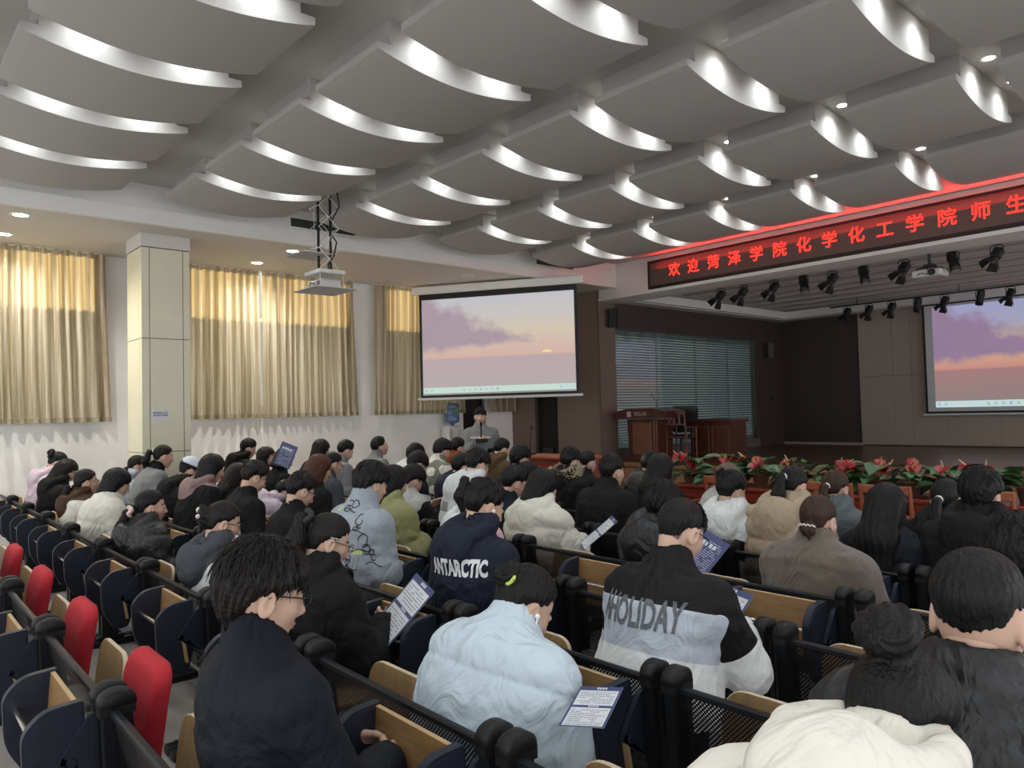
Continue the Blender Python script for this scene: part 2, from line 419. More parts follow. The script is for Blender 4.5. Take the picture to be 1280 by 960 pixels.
# ------------------------------------------------------------------ ceiling panels and downlights
def panel_bm():
    L, WY = .905, 1.43; mb = MB(); N = 20
    zt = 4.165 - ZC; zb = 4.115 - ZC; sag = .10
    ys = np.linspace(0, WY, N + 1)
    f = lambda y: zb - sag * math.sin(PI * y / WY) ** .85
    V = []
    for x in (-L, 0):
        for y in ys: V.append((x, y, f(y)))
        for y in ys: V.append((x, y, zt))
    n = N + 1; Fs = []
    for i in range(N):
        Fs += [(i, 2 * n + i, 2 * n + i + 1, i + 1), (i, i + 1, n + i + 1, n + i), (2 * n + i, 3 * n + i, 3 * n + i + 1, 2 * n + i + 1), (n + i, n + i + 1, 3 * n + i + 1, 3 * n + i)]
    Fs += [(0, n, 3 * n, 2 * n), (N, 2 * n + N, 3 * n + N, n + N)]
    mb.add(V, Fs)
    mb.box(-L, 0, .10, WY - .10, zt - .001, 0)
    return mb
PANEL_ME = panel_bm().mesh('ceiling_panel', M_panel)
DL_RING = MB(); DL_RING.lathe([(.062, .0), (.062, -.004), (.050, -.006), (.044, -.002), (.044, 0)], n=24)
DL_RING_ME = DL_RING.mesh('trim_ring', M_white)
DL_LENS_ME = MB().lathe([(.044, -.001), (.044, -.003), (.0005, -.004)], n=20).mesh('lens', emissive('downlight_lens', (1, .98, .95), 22))
DL_OFF_ME = MB().lathe([(.044, -.001), (.044, -.003), (.0005, -.004)], n=20).mesh('lens', mat('unlit_lens', (.6, .6, .58), .3))
def downlight(x, y, z, label, watts, group, sz=1.0, size=2.5, col=(.90, .97, 1.0)):
    t = thing('downlight', label, 'ceiling light', (x, y, z), group=group)
    a = link('trim_ring', DL_RING_ME, t); b = link('lens', DL_LENS_ME if watts else DL_OFF_ME, t)
    a.scale = b.scale = (sz, sz, 1)
    if not watts: return t
    l = bpy.data.lights.new('lamp', 'SPOT'); l.energy = watts; l.spot_size = size; l.spot_blend = .9; l.shadow_soft_size = .04; l.color = col
    o = bpy.data.objects.new('lamp', l); COL.objects.link(o); o.parent = t; o.location = (0, 0, -.012)
    return t
COLY = [-1.42, .85, 2.735, 4.635, 6.515, 8.37]      # left (low y) edges of the panel columns
COLY = [-1.05, .84, 2.74, 4.63, 6.51, 8.385]
ROWX = [-7.92 + 1.188 * i for i in range(10)]
colname = ['sixth', 'fifth', 'fourth', 'third', 'second', 'first']
ordn = ['first', 'second', 'third', 'fourth', 'fifth', 'sixth', 'seventh', 'eighth', 'ninth', 'tenth']
for ci, y in enumerate(COLY):
    for ri, x in enumerate(ROWX):
        far = colname[ci]
        vis = not (ci == 0 and ri > 1) and not (ci == 1 and ri > 4) and ri < 9
        if not vis and ri > 7: continue
        lab = 'curved grey ceiling panel, %s from the windows, %s row back from the red sign' % (ordn[ri], far)
        p = tag(link('ceiling_panel', PANEL_ME, loc=(x, y, ZC)), lab, 'ceiling panel', 'curved ceiling panels')
        if ri < 9:
            for k, dy in enumerate((.38, 1.05)):
                downlight(x + .125, y + dy, ZC, 'recessed downlight, %s gap from the windows, %s row from red sign, %s end' % (ordn[ri], far, ('rear', 'stage')[k]), DOWNLIGHT_W, 'downlights between the ceiling panels')
for i, (x, y) in enumerate([(-9.75, 1.48), (-10.86, 1.48), (-10.82, 4.63), (-9.78, 4.70), (-10.8, 7.85), (-9.9, 7.9)]):
    downlight(x, y, ZS, 'round downlight in the soffit by the windows, ' + ['nearest the fascia above the left curtain', 'nearest the left curtain', 'close to the curtains behind the pillar', 'beside the projector lift', 'unlit, above the screen by the curtain', 'unlit, above the screen by the fascia'][i], SOFFIT_W if i < 4 else 0, 'downlights in the soffit', 1.7, 2.7, (1, .93, .8))
# ------------------------------------------------------------------ curtains
def curtain_mat():
    m = bpy.data.materials.new('curtain_cloth'); m.use_nodes = True; nt = m.node_tree; nt.nodes.remove(nt.nodes['Principled BSDF'])
    d = _n(nt, 'ShaderNodeBsdfDiffuse'); d.inputs[0].default_value = (.50, .44, .33, 1)
    t = _n(nt, 'ShaderNodeBsdfTranslucent'); t.inputs[0].default_value = (.66, .52, .30, 1)
    mx = _n(nt, 'ShaderNodeMixShader'); mx.inputs[0].default_value = .30
    tc = _n(nt, 'ShaderNodeTexCoord'); mp = _n(nt, 'ShaderNodeMapping'); mp.inputs['Scale'].default_value = (1, 1, .02)
    nz = _n(nt, 'ShaderNodeTexNoise'); nz.inputs['Scale'].default_value = 24
    cr = _n(nt, 'ShaderNodeValToRGB'); cr.color_ramp.elements[0].color = (.30, .255, .18, 1); cr.color_ramp.elements[1].color = (.62, .57, .47, 1)  # shade of the folds put into the cloth colour as vertical stripes
    cr.color_ramp.elements[0].position = .38; cr.color_ramp.elements[1].position = .62
    nt.links.new(tc.outputs['Object'], mp.inputs[0]); nt.links.new(mp.outputs[0], nz.inputs['Vector']); nt.links.new(nz.outputs['Fac'], cr.inputs[0]); nt.links.new(cr.outputs[0], d.inputs[0])
    nt.links.new(d.outputs[0], mx.inputs[1]); nt.links.new(t.outputs[0], mx.inputs[2]); nt.links.new(mx.outputs[0], nt.nodes['Material Output'].inputs[0])
    return m
M_curt = curtain_mat()
def curtain(y0, y1, label, seed, flare=(0, 0), x=XW + .14, z0=1.60):
    rs = random.Random(seed); t = thing('curtain', label, 'curtain', (x, y0, z0), group='beige curtains along the windows')
    L = y1 - y0; n = max(30, int(L / .011)); H = ZS - .01 - z0
    ph = []; p = rs.uniform(0, 6); w = .1
    for i in range(n + 1):
        if i % 9 == 0: w = rs.uniform(.085, .17)
        p += 2 * PI * (L / n) / w; ph.append(p)
    am = [0.058 + .016 * math.sin(i * .13 + seed) for i in range(n + 1)]
    rows = 14; V = []
    def at(i, z):
        u = i / n; a = 1 - z / H
        yy = u * L + (flare[1] * u - flare[0] * (1 - u)) * a ** 1.5
        s = math.sin(ph[i] + .25 * math.sin(z * 1.3 + i * .02)); xx = am[i] * (abs(s) ** .7) * (1 if s > 0 else -1) * (1 - .12 * a)
        return (xx + .006 * math.sin(z * 3 + i * .2), yy, z)
    zs = [.06 + (H - .06) * r / rows for r in range(rows + 1)]
    for z in zs: V += [at(i, z) for i in range(n + 1)]
    k = n + 1
    Fs = [(r * k + i, r * k + i + 1, (r + 1) * k + i + 1, (r + 1) * k + i) for r in range(rows) for i in range(n)]
    mb = MB().add(V, Fs, 0, True); mb.build('cloth', M_curt, t)
    V = [at(i, z) for z in (0, .062) for i in range(n + 1)]
    V = [(a + .004, b, c) for a, b, c in V]
    MB().add(V, [(i, i + 1, k + i + 1, k + i) for i in range(n)], 0, True).build('hem', mat('curtain_hem', (.34, .30, .21), .85), t)
    MB().cyl((0, .0, H + .005), (0, L, H + .005), .012, n=8).build('track', M_white, t)
    return t
curtain(-2.7, 2.74, 'wide beige curtain left of the cream pillar, leftmost of the row', 1, (0, .07))
curtain(3.62, 4.89, 'beige curtain just right of the cream pillar', 2, (0, .02))
curtain(4.93, 6.60, 'beige curtain behind the projector lift, right of the narrow bright slit', 3, (.02, .07))
curtain(7.00, 8.92, 'beige curtain partly hidden by the angled projection screen', 4, (.05, .03))
curtain(9.62, 10.27, 'narrow beige curtain below the screen, right of the dark door', 5)

# unseen box added outside; its top edge keeps low sun off the lower curtains
def sun_blocker():
    t = thing('sun_blocker_box', 'added unseen box outside the windows that blocks the low sun', 'sun blocker', (-26, 2, 0))
    MB().box(-4, 4, -22, 22, -6, 6.40).build('blocker_body', mat('blocker_tan', (.45, .42, .38), .8), t)
    MB().box(-4.2, 4.2, -22.2, 22.2, 6.40, 6.55).build('blocker_top', mat('blocker_grey', (.3, .3, .3), .8), t)
sun_blocker()
# ------------------------------------------------------------------ two-seat bench sections in rows
PW = 1.13
WOODT = wood('desk_wood', (.215, .118, .045), (.30, .175, .075), 1.0, .38, (1.2, 16, 16))
WOODE = wood('desk_edge', (.40, .26, .13), (.47, .32, .17), 1.0, .5)
PLY = wood('plywood_seat', (.23, .145, .065), (.30, .19, .09), 1.0, .4, (10, 10, 1)); PLYE = mat('ply_edge', (.52, .42, .29), .6, var=.15, vscale=80, stretch=(1, 1, 8))
NAVYP = mat('navy_plastic', (.015, .019, .032), .45, spec=.35, var=.15, vscale=20, bump=.05, bscale=250); BLKP = mat('black_post', (.007, .008, .010), .42, spec=.3, var=.2, vscale=15); BEAM = mat('beam_grey', (.032, .032, .032), .5, var=.25, vscale=8)
RED = mat('red_upholstery', (.42, .012, .022), .85, bump=.25, bscale=350)
def perforated():
    m = bpy.data.materials.new('perforated_steel'); m.use_nodes = True; nt = m.node_tree; b = nt.nodes['Principled BSDF']
    b.inputs['Base Color'].default_value = (.006, .006, .007, 1); b.inputs['Roughness'].default_value = .5; b.inputs['Specular IOR Level'].default_value = .3
    tc = _n(nt, 'ShaderNodeTexCoord'); mp = _n(nt, 'ShaderNodeMapping'); mp.inputs['Scale'].default_value = (95, 0, 95); mp.inputs['Rotation'].default_value = (0, math.radians(45), 0)
    fr = _n(nt, 'ShaderNodeVectorMath', operation='FRACTION'); sb = _n(nt, 'ShaderNodeVectorMath', operation='SUBTRACT'); sb.inputs[1].default_value = (.5, 0, .5)
    ln = _n(nt, 'ShaderNodeVectorMath', operation='LENGTH'); lt = _n(nt, 'ShaderNodeMath', operation='LESS_THAN'); lt.inputs[1].default_value = .27
    tr = _n(nt, 'ShaderNodeBsdfTransparent'); ms = _n(nt, 'ShaderNodeMixShader')
    nt.links.new(tc.outputs['Object'], mp.inputs[0]); nt.links.new(mp.outputs[0], fr.inputs[0]); nt.links.new(fr.outputs[0], sb.inputs[0]); nt.links.new(sb.outputs[0], ln.inputs[0])
    nt.links.new(ln.outputs['Value'], lt.inputs[0]); nt.links.new(lt.outputs[0], ms.inputs[0]); nt.links.new(b.outputs[0], ms.inputs[1]); nt.links.new(tr.outputs[0], ms.inputs[2])
    nt.links.new(ms.outputs[0], nt.nodes['Material Output'].inputs[0]); return m
PERF = perforated()
def rpoly(pts, r, n=5):      # polygon with rounded corners
    out = []; L = len(pts)
    for i in range(L):
        a = Vector(pts[i - 1]); b = Vector(pts[i]); c = Vector(pts[(i + 1) % L]); rr = r[i] if isinstance(r, (list, tuple)) else r
        u = (a - b).normalized(); v = (c - b).normalized(); p0 = b + u * rr; p1 = b + v * rr
        for k in range(n + 1):
            t = k / n; out.append(tuple(p0 * (1 - t) ** 2 + b * 2 * t * (1 - t) + p1 * t * t))
    return out
def post_mb(x):
    mb = MB()
    outer = rpoly([(-.055, .05), (.050, .05), (.040, .38), (.012, .70), (-.072, .70), (-.060, .38)], [.005, .005, .05, .004, .004, .05], 4)
    mb.prism(outer, x - .020, x + .020, 'x')
    mb.prism([(-.040, .06), (-.028, .06), (-.036, .68), (-.048, .68)], x - .023, x + .023, 'x'); mb.prism([(.018, .06), (.03, .06), (-.004, .68), (-.016, .68)], x - .023, x + .023, 'x')
    return mb
def cap_mb(x):
    mb = MB(); N = 10; V = []; Fs = []
    for xs in (-.028, -.021, .021, .028):
        sc = .86 if abs(xs) > .025 else 1.0
        for i in range(N + 1):
            a = PI * i / N; V.append((x + xs, -.030 + .056 * sc * math.cos(a),   .712 + .052 * sc * math.sin(a) ** .7))
    k = N + 1
    for r in range(3):
        for i in range(N): Fs.append((r * k + i, r * k + i + 1, (r + 1) * k + i + 1, (r + 1) * k + i))
        Fs.append((r * k + N, r * k, (r + 1) * k, (r + 1) * k + N))
    Fs += [tuple(range(k)), tuple(range(4 * k - 1, 3 * k - 1, -1))]
    mb.add(V, Fs, 0, True); mb.box(x - .025, x + .025, -.082, .022, .685, .714)
    return mb
def foot_mb(x):
    mb = MB(); mb.bbox(x - .034, x + .034, -.24, .24, 0, .045, .008)
    for y in (-.19, .19): mb.cyl((x, y, .044), (x, y, .056), .014, n=6)
    mb.bbox(x - .03, x + .03, -.09, .09, .045, .075, .01)
    return mb
def arm_mb(x):
    pl = rpoly([(-.092, .702), (-.205, .694), (-.265, .635), (-.258, .46), (-.190, .345), (-.115, .350), (-.085, .48)], [.012, .035, .035, .05, .03, .03, .05], 5)
    mb = MB().prism(pl, x - .017, x + .017, 'x')
    pl2 = [(a * .93 - .012, .038 + b * .93) for a, b in pl]; mb.prism(pl2, x - .021, x + .021, 'x')
    for (y, z) in ((-.22, .625), (-.225, .53)): mb.cyl((x - .024, y, z), (x + .024, y, z), .009, n=8)
    return mb
D0, D1 = .585, 1.015
UNIT = {}
def unit_meshes():
    U = UNIT
    U['post'] = [post_mb(x).mesh('post', BLKP) for x in (.044, PW - .044)]
    U['post_cap'] = [cap_mb(x).mesh('post_cap', mat('black_cap', (.008, .008, .009), .5, spec=.3, bump=.3, bscale=160)) for x in (.044, PW - .044)]
    U['foot'] = [foot_mb(x).mesh('foot', M_black) for x in (.044, PW - .044)]
    U['top_rail'] = MB().bbox(.06, PW - .06, -.054, -.028, .682, .708, .006).mesh('top_rail', BLKP)
    mb = MB(); n = 6
    V = [(x, -.042 + .055 * math.sin(PI * .5 * i / n) ** 2 * (1 - .0 * x), .69 - .28 * i / n) for x in (.062, PW - .062) for i in range(n + 1)]
    mb.add(V, [(i, i + 1, n + 2 + i, n + 1 + i) for i in range(n)], 0, True)
    U['back_panel'] = mb.mesh('back_panel', PERF)
    mb = MB().bbox(.055, PW - .055, -.035, .035, .325, .405, .005)
    for x in (.14, .20, .55, .61, PW - .20, PW - .14):
        for z in (.348, .382): mb.cyl((x, -.042, z), (x, -.034, z), .009, n=6)
    U['beam'] = mb.mesh('beam', BEAM)
    U['desk_arm'] = [arm_mb(x).mesh('desk_arm', NAVYP) for x in (D0, D1)]
    mb = MB()
    mb.prism([(-.118, .693), (-.104, .695), (-.124, .44), (-.138, .44)], D0 + .018, D1 - .018, 'x')
    me = mb.mesh('desk_top', [WOODT, WOODE]); me.polygons.foreach_set('material_index', [1 if abs(p.normal.z) > .7 else 0 for p in me.polygons]); U['desk_top'] = me
    U['desk_rail'] = MB().cyl((D0, -.225, .585), (D1, -.225, .585), .0095, n=10).mesh('desk_rail', M_chrome)
    # lowered desk: the board lies level on the arms
    mb = MB().bbox(D0 + .018, D1 - .018, -.42, -.11, .664, .680, .003)
    me = mb.mesh('desk_top', [WOODT, WOODE]); me.polygons.foreach_set('material_index', [0 if abs(p.normal.z) > .7 else 1 for p in me.polygons]); U['desk_down'] = me
    mb = MB().prism(rpoly([(-.030, .665), (-.075, .665), (-.155, .555), (-.165, .53), (-.13, .49), (-.04, .44)], [.01, .02, .03, .02, .03, .02], 4), PW - .090, PW - .070, 'x')
    mb.cyl((PW - .096, -.135, .525), (PW - .062, -.135, .525), .013, n=10)
    U['desk_bracket'] = mb.mesh('desk_bracket', NAVYP)
    U['wood_strip'] = MB().prism([(-.150, .52), (-.138, .52), (-.120, .405), (-.132, .405)], PW - .094, PW - .072, 'x').mesh('wood_strip', WOODE)
    def seat(x, upright, red):
        w = .205
        if not upright:
            pl = rpoly([(x - w, .10), (x + w, .10), (x + w, .50), (x - w, .50)], .06, 6)
            return MB().prism(pl, .405, .422, 'z').mesh('seat', PLY)
        zt = .735 if red else .665; pl = rpoly([(x - w, .40), (x + w, .40), (x + w, zt), (x - w, zt)], [.03, .03, .09, .09], 8); mb = MB(); n = len(pl)
        def lay(dy, s): return [(x + (a - x) * s, .13 + dy + .05 * ((b - .40) / .33) ** 1.5, .57 + (b - .57) * s) for a, b in pl]
        Ls = [lay(-.009, .985), lay(-.006, 1), lay(.006, 1), lay(.009, .985)] if not red else [lay(-.045, .72), lay(-.042, .88), lay(-.03, .97), lay(.0, 1.02), lay(.016, 1.0), lay(.022, .9)]
        V = [p for l in Ls for p in l]; Fs = [tuple(range(n - 1, -1, -1)), tuple(range((len(Ls) - 1) * n, len(Ls) * n))]
        mi = [0, 0]
        for r in range(len(Ls) - 1):
            for i in range(n): Fs.append((r * n + i, r * n + (i + 1) % n, (r + 1) * n + (i + 1) % n, (r + 1) * n + i)); mi.append(1)
        mb.add(V, Fs, 0, red); mb.m = mi if not red else [0] * len(Fs)
        return mb.mesh('seat', [PLY, PLYE] if not red else [RED])
    for sx in (0, 1):
        x = (.30, .80)[sx]
        U['seat_up', sx] = seat(x, True, False); U['seat_down', sx] = seat(x, False, False); U['seat_red', sx] = seat(x, True, True)
        U['hinge', sx] = MB().box(x - .12, x - .09, .03, .14, .385, .405).box(x + .09, x + .12, .03, .14, .385, .405).mesh('seat_bracket', M_black)
unit_meshes()
def bench(n, k, label, down=False, occupied=(1, 1), red=False):
    U = UNIT
    t = thing('bench_section', label, 'auditorium seat', (-1.55 + PW * n, 1.36 + .70 * k - .022 * PW * n, 0), -.022, group='two-seat bench sections in rows')
    for i in (0, 1):
        po = link('post', U['post'][i], t); link('post_cap', U['post_cap'][i], po); link('foot', U['foot'][i], po)
    link('top_rail', U['top_rail'], t); link('back_panel', U['back_panel'], t); link('beam', U['beam'], t)
    for i in (0, 1): link('desk_arm', U['desk_arm'][i], t)
    link('desk_top', U['desk_down'] if down else U['desk_top'], t)
    if not down: link('desk_rail', U['desk_rail'], t)
    b = link('desk_bracket', U['desk_bracket'], t); link('wood_strip', U['wood_strip'], b)
    for sx in (0, 1):
        s = link('seat', U[('seat_down' if occupied[sx] else 'seat_red' if red and sx == 1 else 'seat_up', sx)], t); link('seat_bracket', U['hinge', sx], s)
        if red and sx == 1 and not occupied[sx]: s['label'] = 'red upholstered tip-up seat'
    return t
# ------------------------------------------------------------------ distance-field modelling (bodies, clothes, hair)
f32 = np.float32
class Grid:
    def __init__(s, lo, hi, h):
        s.lo = np.array(lo, f32); s.h = h
        s.n = np.maximum(4, np.ceil((np.array(hi) - np.array(lo)) / h).astype(int) + 1)
        ax = [s.lo[i] + h * np.arange(s.n[i], dtype=f32) for i in range(3)]
        s.x, s.y, s.z = np.meshgrid(*ax, indexing='ij')
        s.p = np.stack([s.x, s.y, s.z], -1)
def surface(g, d, flip=False):
    n = g.n; ins = d < 0
    c = np.zeros((n[0] - 1, n[1] - 1, n[2] - 1), np.uint8)
    for i in (0, 1):
        for j in (0, 1):
            for k in (0, 1): c += ins[i:n[0] - 1 + i, j:n[1] - 1 + j, k:n[2] - 1 + k]
    act = (c > 0) & (c < 8); idx = np.full(c.shape, -1, np.int64); ii = np.argwhere(act)
    if len(ii) == 0: return np.zeros((0, 3)), np.zeros((0, 4), int)
    idx[act] = np.arange(len(ii))
    acc = np.zeros((len(ii), 3)); cnt = np.zeros(len(ii))
    cor = [(i, j, k) for i in (0, 1) for j in (0, 1) for k in (0, 1)]
    vals = {q: d[ii[:, 0] + q[0], ii[:, 1] + q[1], ii[:, 2] + q[2]].astype(float) for q in cor}
    for a in cor:
        for ax in range(3):
            if a[ax] == 0:
                b = list(a); b[ax] = 1; b = tuple(b); va, vb = vals[a], vals[b]; m = (va < 0) != (vb < 0)
                t = va[m] / (va[m] - vb[m]); P = np.tile(np.array(a, float), (m.sum(), 1)); P[:, ax] += t
                acc[m] += P; cnt[m] += 1
    V = g.lo + (ii + acc / cnt[:, None]) * g.h
    Q = []
    for ax in range(3):
        sl0 = [slice(None)] * 3; sl1 = [slice(None)] * 3; sl0[ax] = slice(0, -1); sl1[ax] = slice(1, None)
        s0 = ins[tuple(sl0)]; s1 = ins[tuple(sl1)]; a1, a2 = [(1, 2), (2, 0), (0, 1)][ax]
        e = np.argwhere(s0 != s1); ok = (e[:, a1] > 0) & (e[:, a2] > 0) & (e[:, a1] < n[a1] - 1) & (e[:, a2] < n[a2] - 1); e = e[ok]
        up = s0[e[:, 0], e[:, 1], e[:, 2]]
        def at(o1, o2):
            q = e.copy(); q[:, a1] -= o1; q[:, a2] -= o2; return idx[q[:, 0], q[:, 1], q[:, 2]]
        f = np.stack([at(1, 1), at(0, 1), at(0, 0), at(1, 0)], 1)
        f[~up] = f[~up][:, ::-1]; Q.append(f)
    return V, np.concatenate(Q)
def _v(a): return np.asarray(a, f32)
def cone(p, a, b, ra, rb, sx=None):
    a = _v(a); b = _v(b)
    if sx is not None: p = p * _v(sx); a = a * _v(sx); b = b * _v(sx)
    ab = b - a; L2 = max(1e-9, float(ab @ ab)); q = p - a
    t = np.clip((q @ ab) / L2, 0, 1); r = q - t[..., None] * ab
    return np.sqrt((r * r).sum(-1)) - (ra + (rb - ra) * t)
def ell(p, c, r, R=None):
    q = p - _v(c)
    if R is not None: q = q @ _v(R)
    k = q / _v(r); k0 = np.sqrt((k * k).sum(-1)); k1 = np.sqrt(((k / _v(r)) ** 2).sum(-1)) + 1e-6
    return k0 * (k0 - 1) / k1
def torus(p, c, R, r1, r2, sq=(1, 1, 1)):
    q = ((p - _v(c)) @ _v(R)) * _v(sq); k = np.sqrt(q[..., 0] ** 2 + q[..., 1] ** 2) - r1
    return np.sqrt(k * k + q[..., 2] ** 2) - r2
def su(a, b, k):
    h = np.maximum(k - np.abs(a - b), 0) / k; return np.minimum(a, b) - h * h * k * .25
def ss(a, b, k):      # a minus b
    h = np.maximum(k - np.abs(a + b), 0) / k; return np.maximum(a, -b) + h * h * k * .25
def rotx(t): c, s = math.cos(t), math.sin(t); return np.array([[1, 0, 0], [0, c, -s], [0, s, c]])
def roty(t): c, s = math.cos(t), math.sin(t); return np.array([[c, 0, s], [0, 1, 0], [-s, 0, c]])
def rotz(t): c, s = math.cos(t), math.sin(t); return np.array([[c, -s, 0], [s, c, 0], [0, 0, 1]])
def rough(p, f, seed=0, st=(1, 1, 1)):
    x, y, z = p[..., 0] * st[0] * f + seed, p[..., 1] * st[1] * f + 1.7 * seed, p[..., 2] * st[2] * f - seed
    a = np.sin(x + 1.3 * np.sin(y * .7 + z * .5)) * np.sin(y * 1.1 + 1.1 * np.sin(z * .8 + x * .4)) + .6 * np.sin(z * 1.3 + 1.5 * np.sin(x * .9 - y * .6))
    return a * .6

# head: one sculpt, shared by everybody
def head_template(h):
    g = Grid((-.12, -.14, -.24), (.12, .14, .14), h); p = g.p
    d = ell(p, (0, -.014, .030), (.076, .096, .090))
    d = su(d, ell(p, (0, .030, -.042), (.060, .064, .074)), .05)
    d = su(d, ell(p, (0, .058, -.098), (.026, .022, .018)), .03)
    d = su(d, cone(p, (0, -.022, -.03), (0, -.012, -.075), .054, .046), .03)
    for s in (-1, 1):
        d = su(d, ell(p, (s * .042, .058, -.022), (.022, .020, .020)), .025)
        d = ss(d, ell(p, (s * .032, .098, .012), (.019, .012, .011)), .016)
        d = su(d, ell(p, (s * .031, .0815, .012), (.0135, .0095, .0105)), .004)
        e = ell(p, (s * .081, -.012, -.012), (.010, .021, .034), rotz(-s * .35)); e = ss(e, ell(p, (s * .091, -.008, -.010), (.008, .011, .020)), .006)
        d = su(d, e, .010)
    d = su(d, cone(p, (0, .086, .014), (0, .108, -.026), .008, .0115), .018)
    d = su(d, cone(p, (-.012, .096, -.031), (.012, .096, -.031), .0075, .0075), .012)
    d = su(d, ell(p, (0, .0925, -.058), (.022, .008, .0055)), .004); d = su(d, ell(p, (0, .0905, -.067), (.019, .008, .006)), .004)
    V, Q = surface(g, d)
    C = V[Q].mean(1); m = np.zeros(len(Q), int)
    m[(C[:, 1] > .078) & (abs(C[:, 0]) < .023) & (C[:, 2] < -.052) & (C[:, 2] > -.073)] = 1
    for s in (-1, 1):
        m[(C[:, 1] > .06) & (abs(C[:, 0] - s * .032) < .020) & (abs(C[:, 2] - .031 + abs(abs(C[:, 0]) - .03) * .25) < .0045)] = 2
        m[(C[:, 1] > .07) & (abs(C[:, 0] - s * .031) < .0125) & (abs(C[:, 2] - .0115) < .0022)] = 2
    return V, Q, m
HEAD_HI = head_template(.0034); HEAD_LO = head_template(.0062)
def hand_template(h):      # right hand, palm down, fingers along +y, loosely curled
    g = Grid((-.075, -.05, -.085), (.06, .155, .035), h); p = g.p
    d = ell(p, (0, .035, 0), (.040, .050, .0155)); d = su(d, cone(p, (0, -.04, 0), (0, .0, 0), .026, .026, (1, 1, 1.25)), .02)
    for i, (x, L) in enumerate(((-.029, .040), (-.010, .046), (.010, .043), (.029, .033))):
        a = np.array((x, .075, .0)); dr = rotx(-.45 - .05 * i) @ np.array((x * .6, 1, 0)); b = a + dr / np.linalg.norm(dr) * L
        dr2 = rotx(-1.35) @ np.array((x * .2, 1, 0)); c = b + dr2 * L * .62; dr3 = rotx(-1.9) @ np.array((0, 1, 0)); e = c + dr3 * L * .48
        f = np.minimum(np.minimum(cone(p, a, b, .0100, .0088), cone(p, b, c, .0088, .0080)), cone(p, c, e, .0080, .0068))
        d = su(d, f, .006)
    t0 = np.array((-.034, .01, -.004)); t1 = np.array((-.060, .045, -.020)); t2 = np.array((-.055, .078, -.034))
    d = su(d, np.minimum(cone(p, t0, t1, .014, .0105), cone(p, t1, t2, .0105, .008)), .010)
    return surface(g, d)
HAND = hand_template(.0032); HAND_LO = hand_template(.006)

def add_vq(mb, V, Q, mi=0, mis=None):
    o = len(mb.v); mb.v.extend(map(tuple, np.asarray(V, float).tolist()))
    mb.f.extend(map(tuple, (np.asarray(Q) + o).tolist()))
    mb.m.extend([mi] * len(Q) if mis is None else [int(i) for i in mis]); mb.sm.extend([True] * len(Q))

SKIN = [mat('skin_fair', (.56, .36, .27), .5, spec=.4), mat('skin_tan', (.46, .28, .20), .5, spec=.4)]
STUB = mat('cropped_hair', (.15, .100, .078), .7); LIP = mat('lips', (.42, .17, .15), .45); BROW = mat('brows', (.02, .015, .013), .7)
def hair_mat(name, c):
    m = mat(name, c, .42, spec=.22, bump=.8, bscale=150, stretch=(1, 1, .06), var=.3, vscale=30)
    return m
HAIRC = {'black': hair_mat('hair_black', (.0065, .006, .006)), 'soft': hair_mat('hair_soft_black', (.011, .009, .008)),
         'brown': hair_mat('hair_dark_brown', (.040, .022, .014)), 'red': hair_mat('hair_red_brown', (.070, .022, .013))}

def ik(S, W, l1, l2, pole):
    d = W - S; L = np.linalg.norm(d); L2 = min(L, (l1 + l2) * .995); d = d / L
    a = (l1 * l1 - l2 * l2 + L2 * L2) / (2 * L2); hgt = math.sqrt(max(1e-6, l1 * l1 - a * a))
    pv = pole - d * (pole @ d); pv /= np.linalg.norm(pv)
    return S + d * a + pv * hgt, S + d * L2

def trousers_template():
    g = Grid((-.28, -.22, .02), (.28, .68, .72), .022); p = g.p
    d = cone(p, (0, 0, .52), (0, .0, .60), .145, .135, (.78, 1, 1))
    for s in (-1, 1):
        d = su(d, cone(p, (s * .09, .02, .51), (s * .12, .43, .51), .085, .066), .05)
        d = su(d, cone(p, (s * .12, .43, .50), (s * .12, .42, .10), .064, .050), .03)
    d = np.maximum(d, .06 - g.z)
    return surface(g, d)
def shoe_template():
    mb = MB()
    for s in (-1, 1):
        g = Grid((s * .12 - .07, .32, -.01), (s * .12 + .07, .64, .14), .014)
        d = np.maximum(su(cone(g.p, (s * .12, .40, .05), (s * .125, .55, .035), .048, .038), cone(g.p, (s * .12, .41, .05), (s * .12, .41, .11), .046, .048), .02), -g.z)
        add_vq(mb, *surface(g, d))
    return mb
_tv = trousers_template()
TROU = {}
def trousers_mesh(col):
    if col not in TROU:
        mb = MB(); add_vq(mb, *_tv); TROU[col] = mb.mesh('trousers', mat('trousers_' + col, {'black': (.012, .012, .014), 'jean': (.045, .065, .10), 'grey': (.14, .14, .15)}[col], .85, bump=.2, bscale=200))
    return TROU[col]
SHOE_ME = shoe_template().mesh('shoes', mat('shoe_white', (.5, .5, .5), .6))

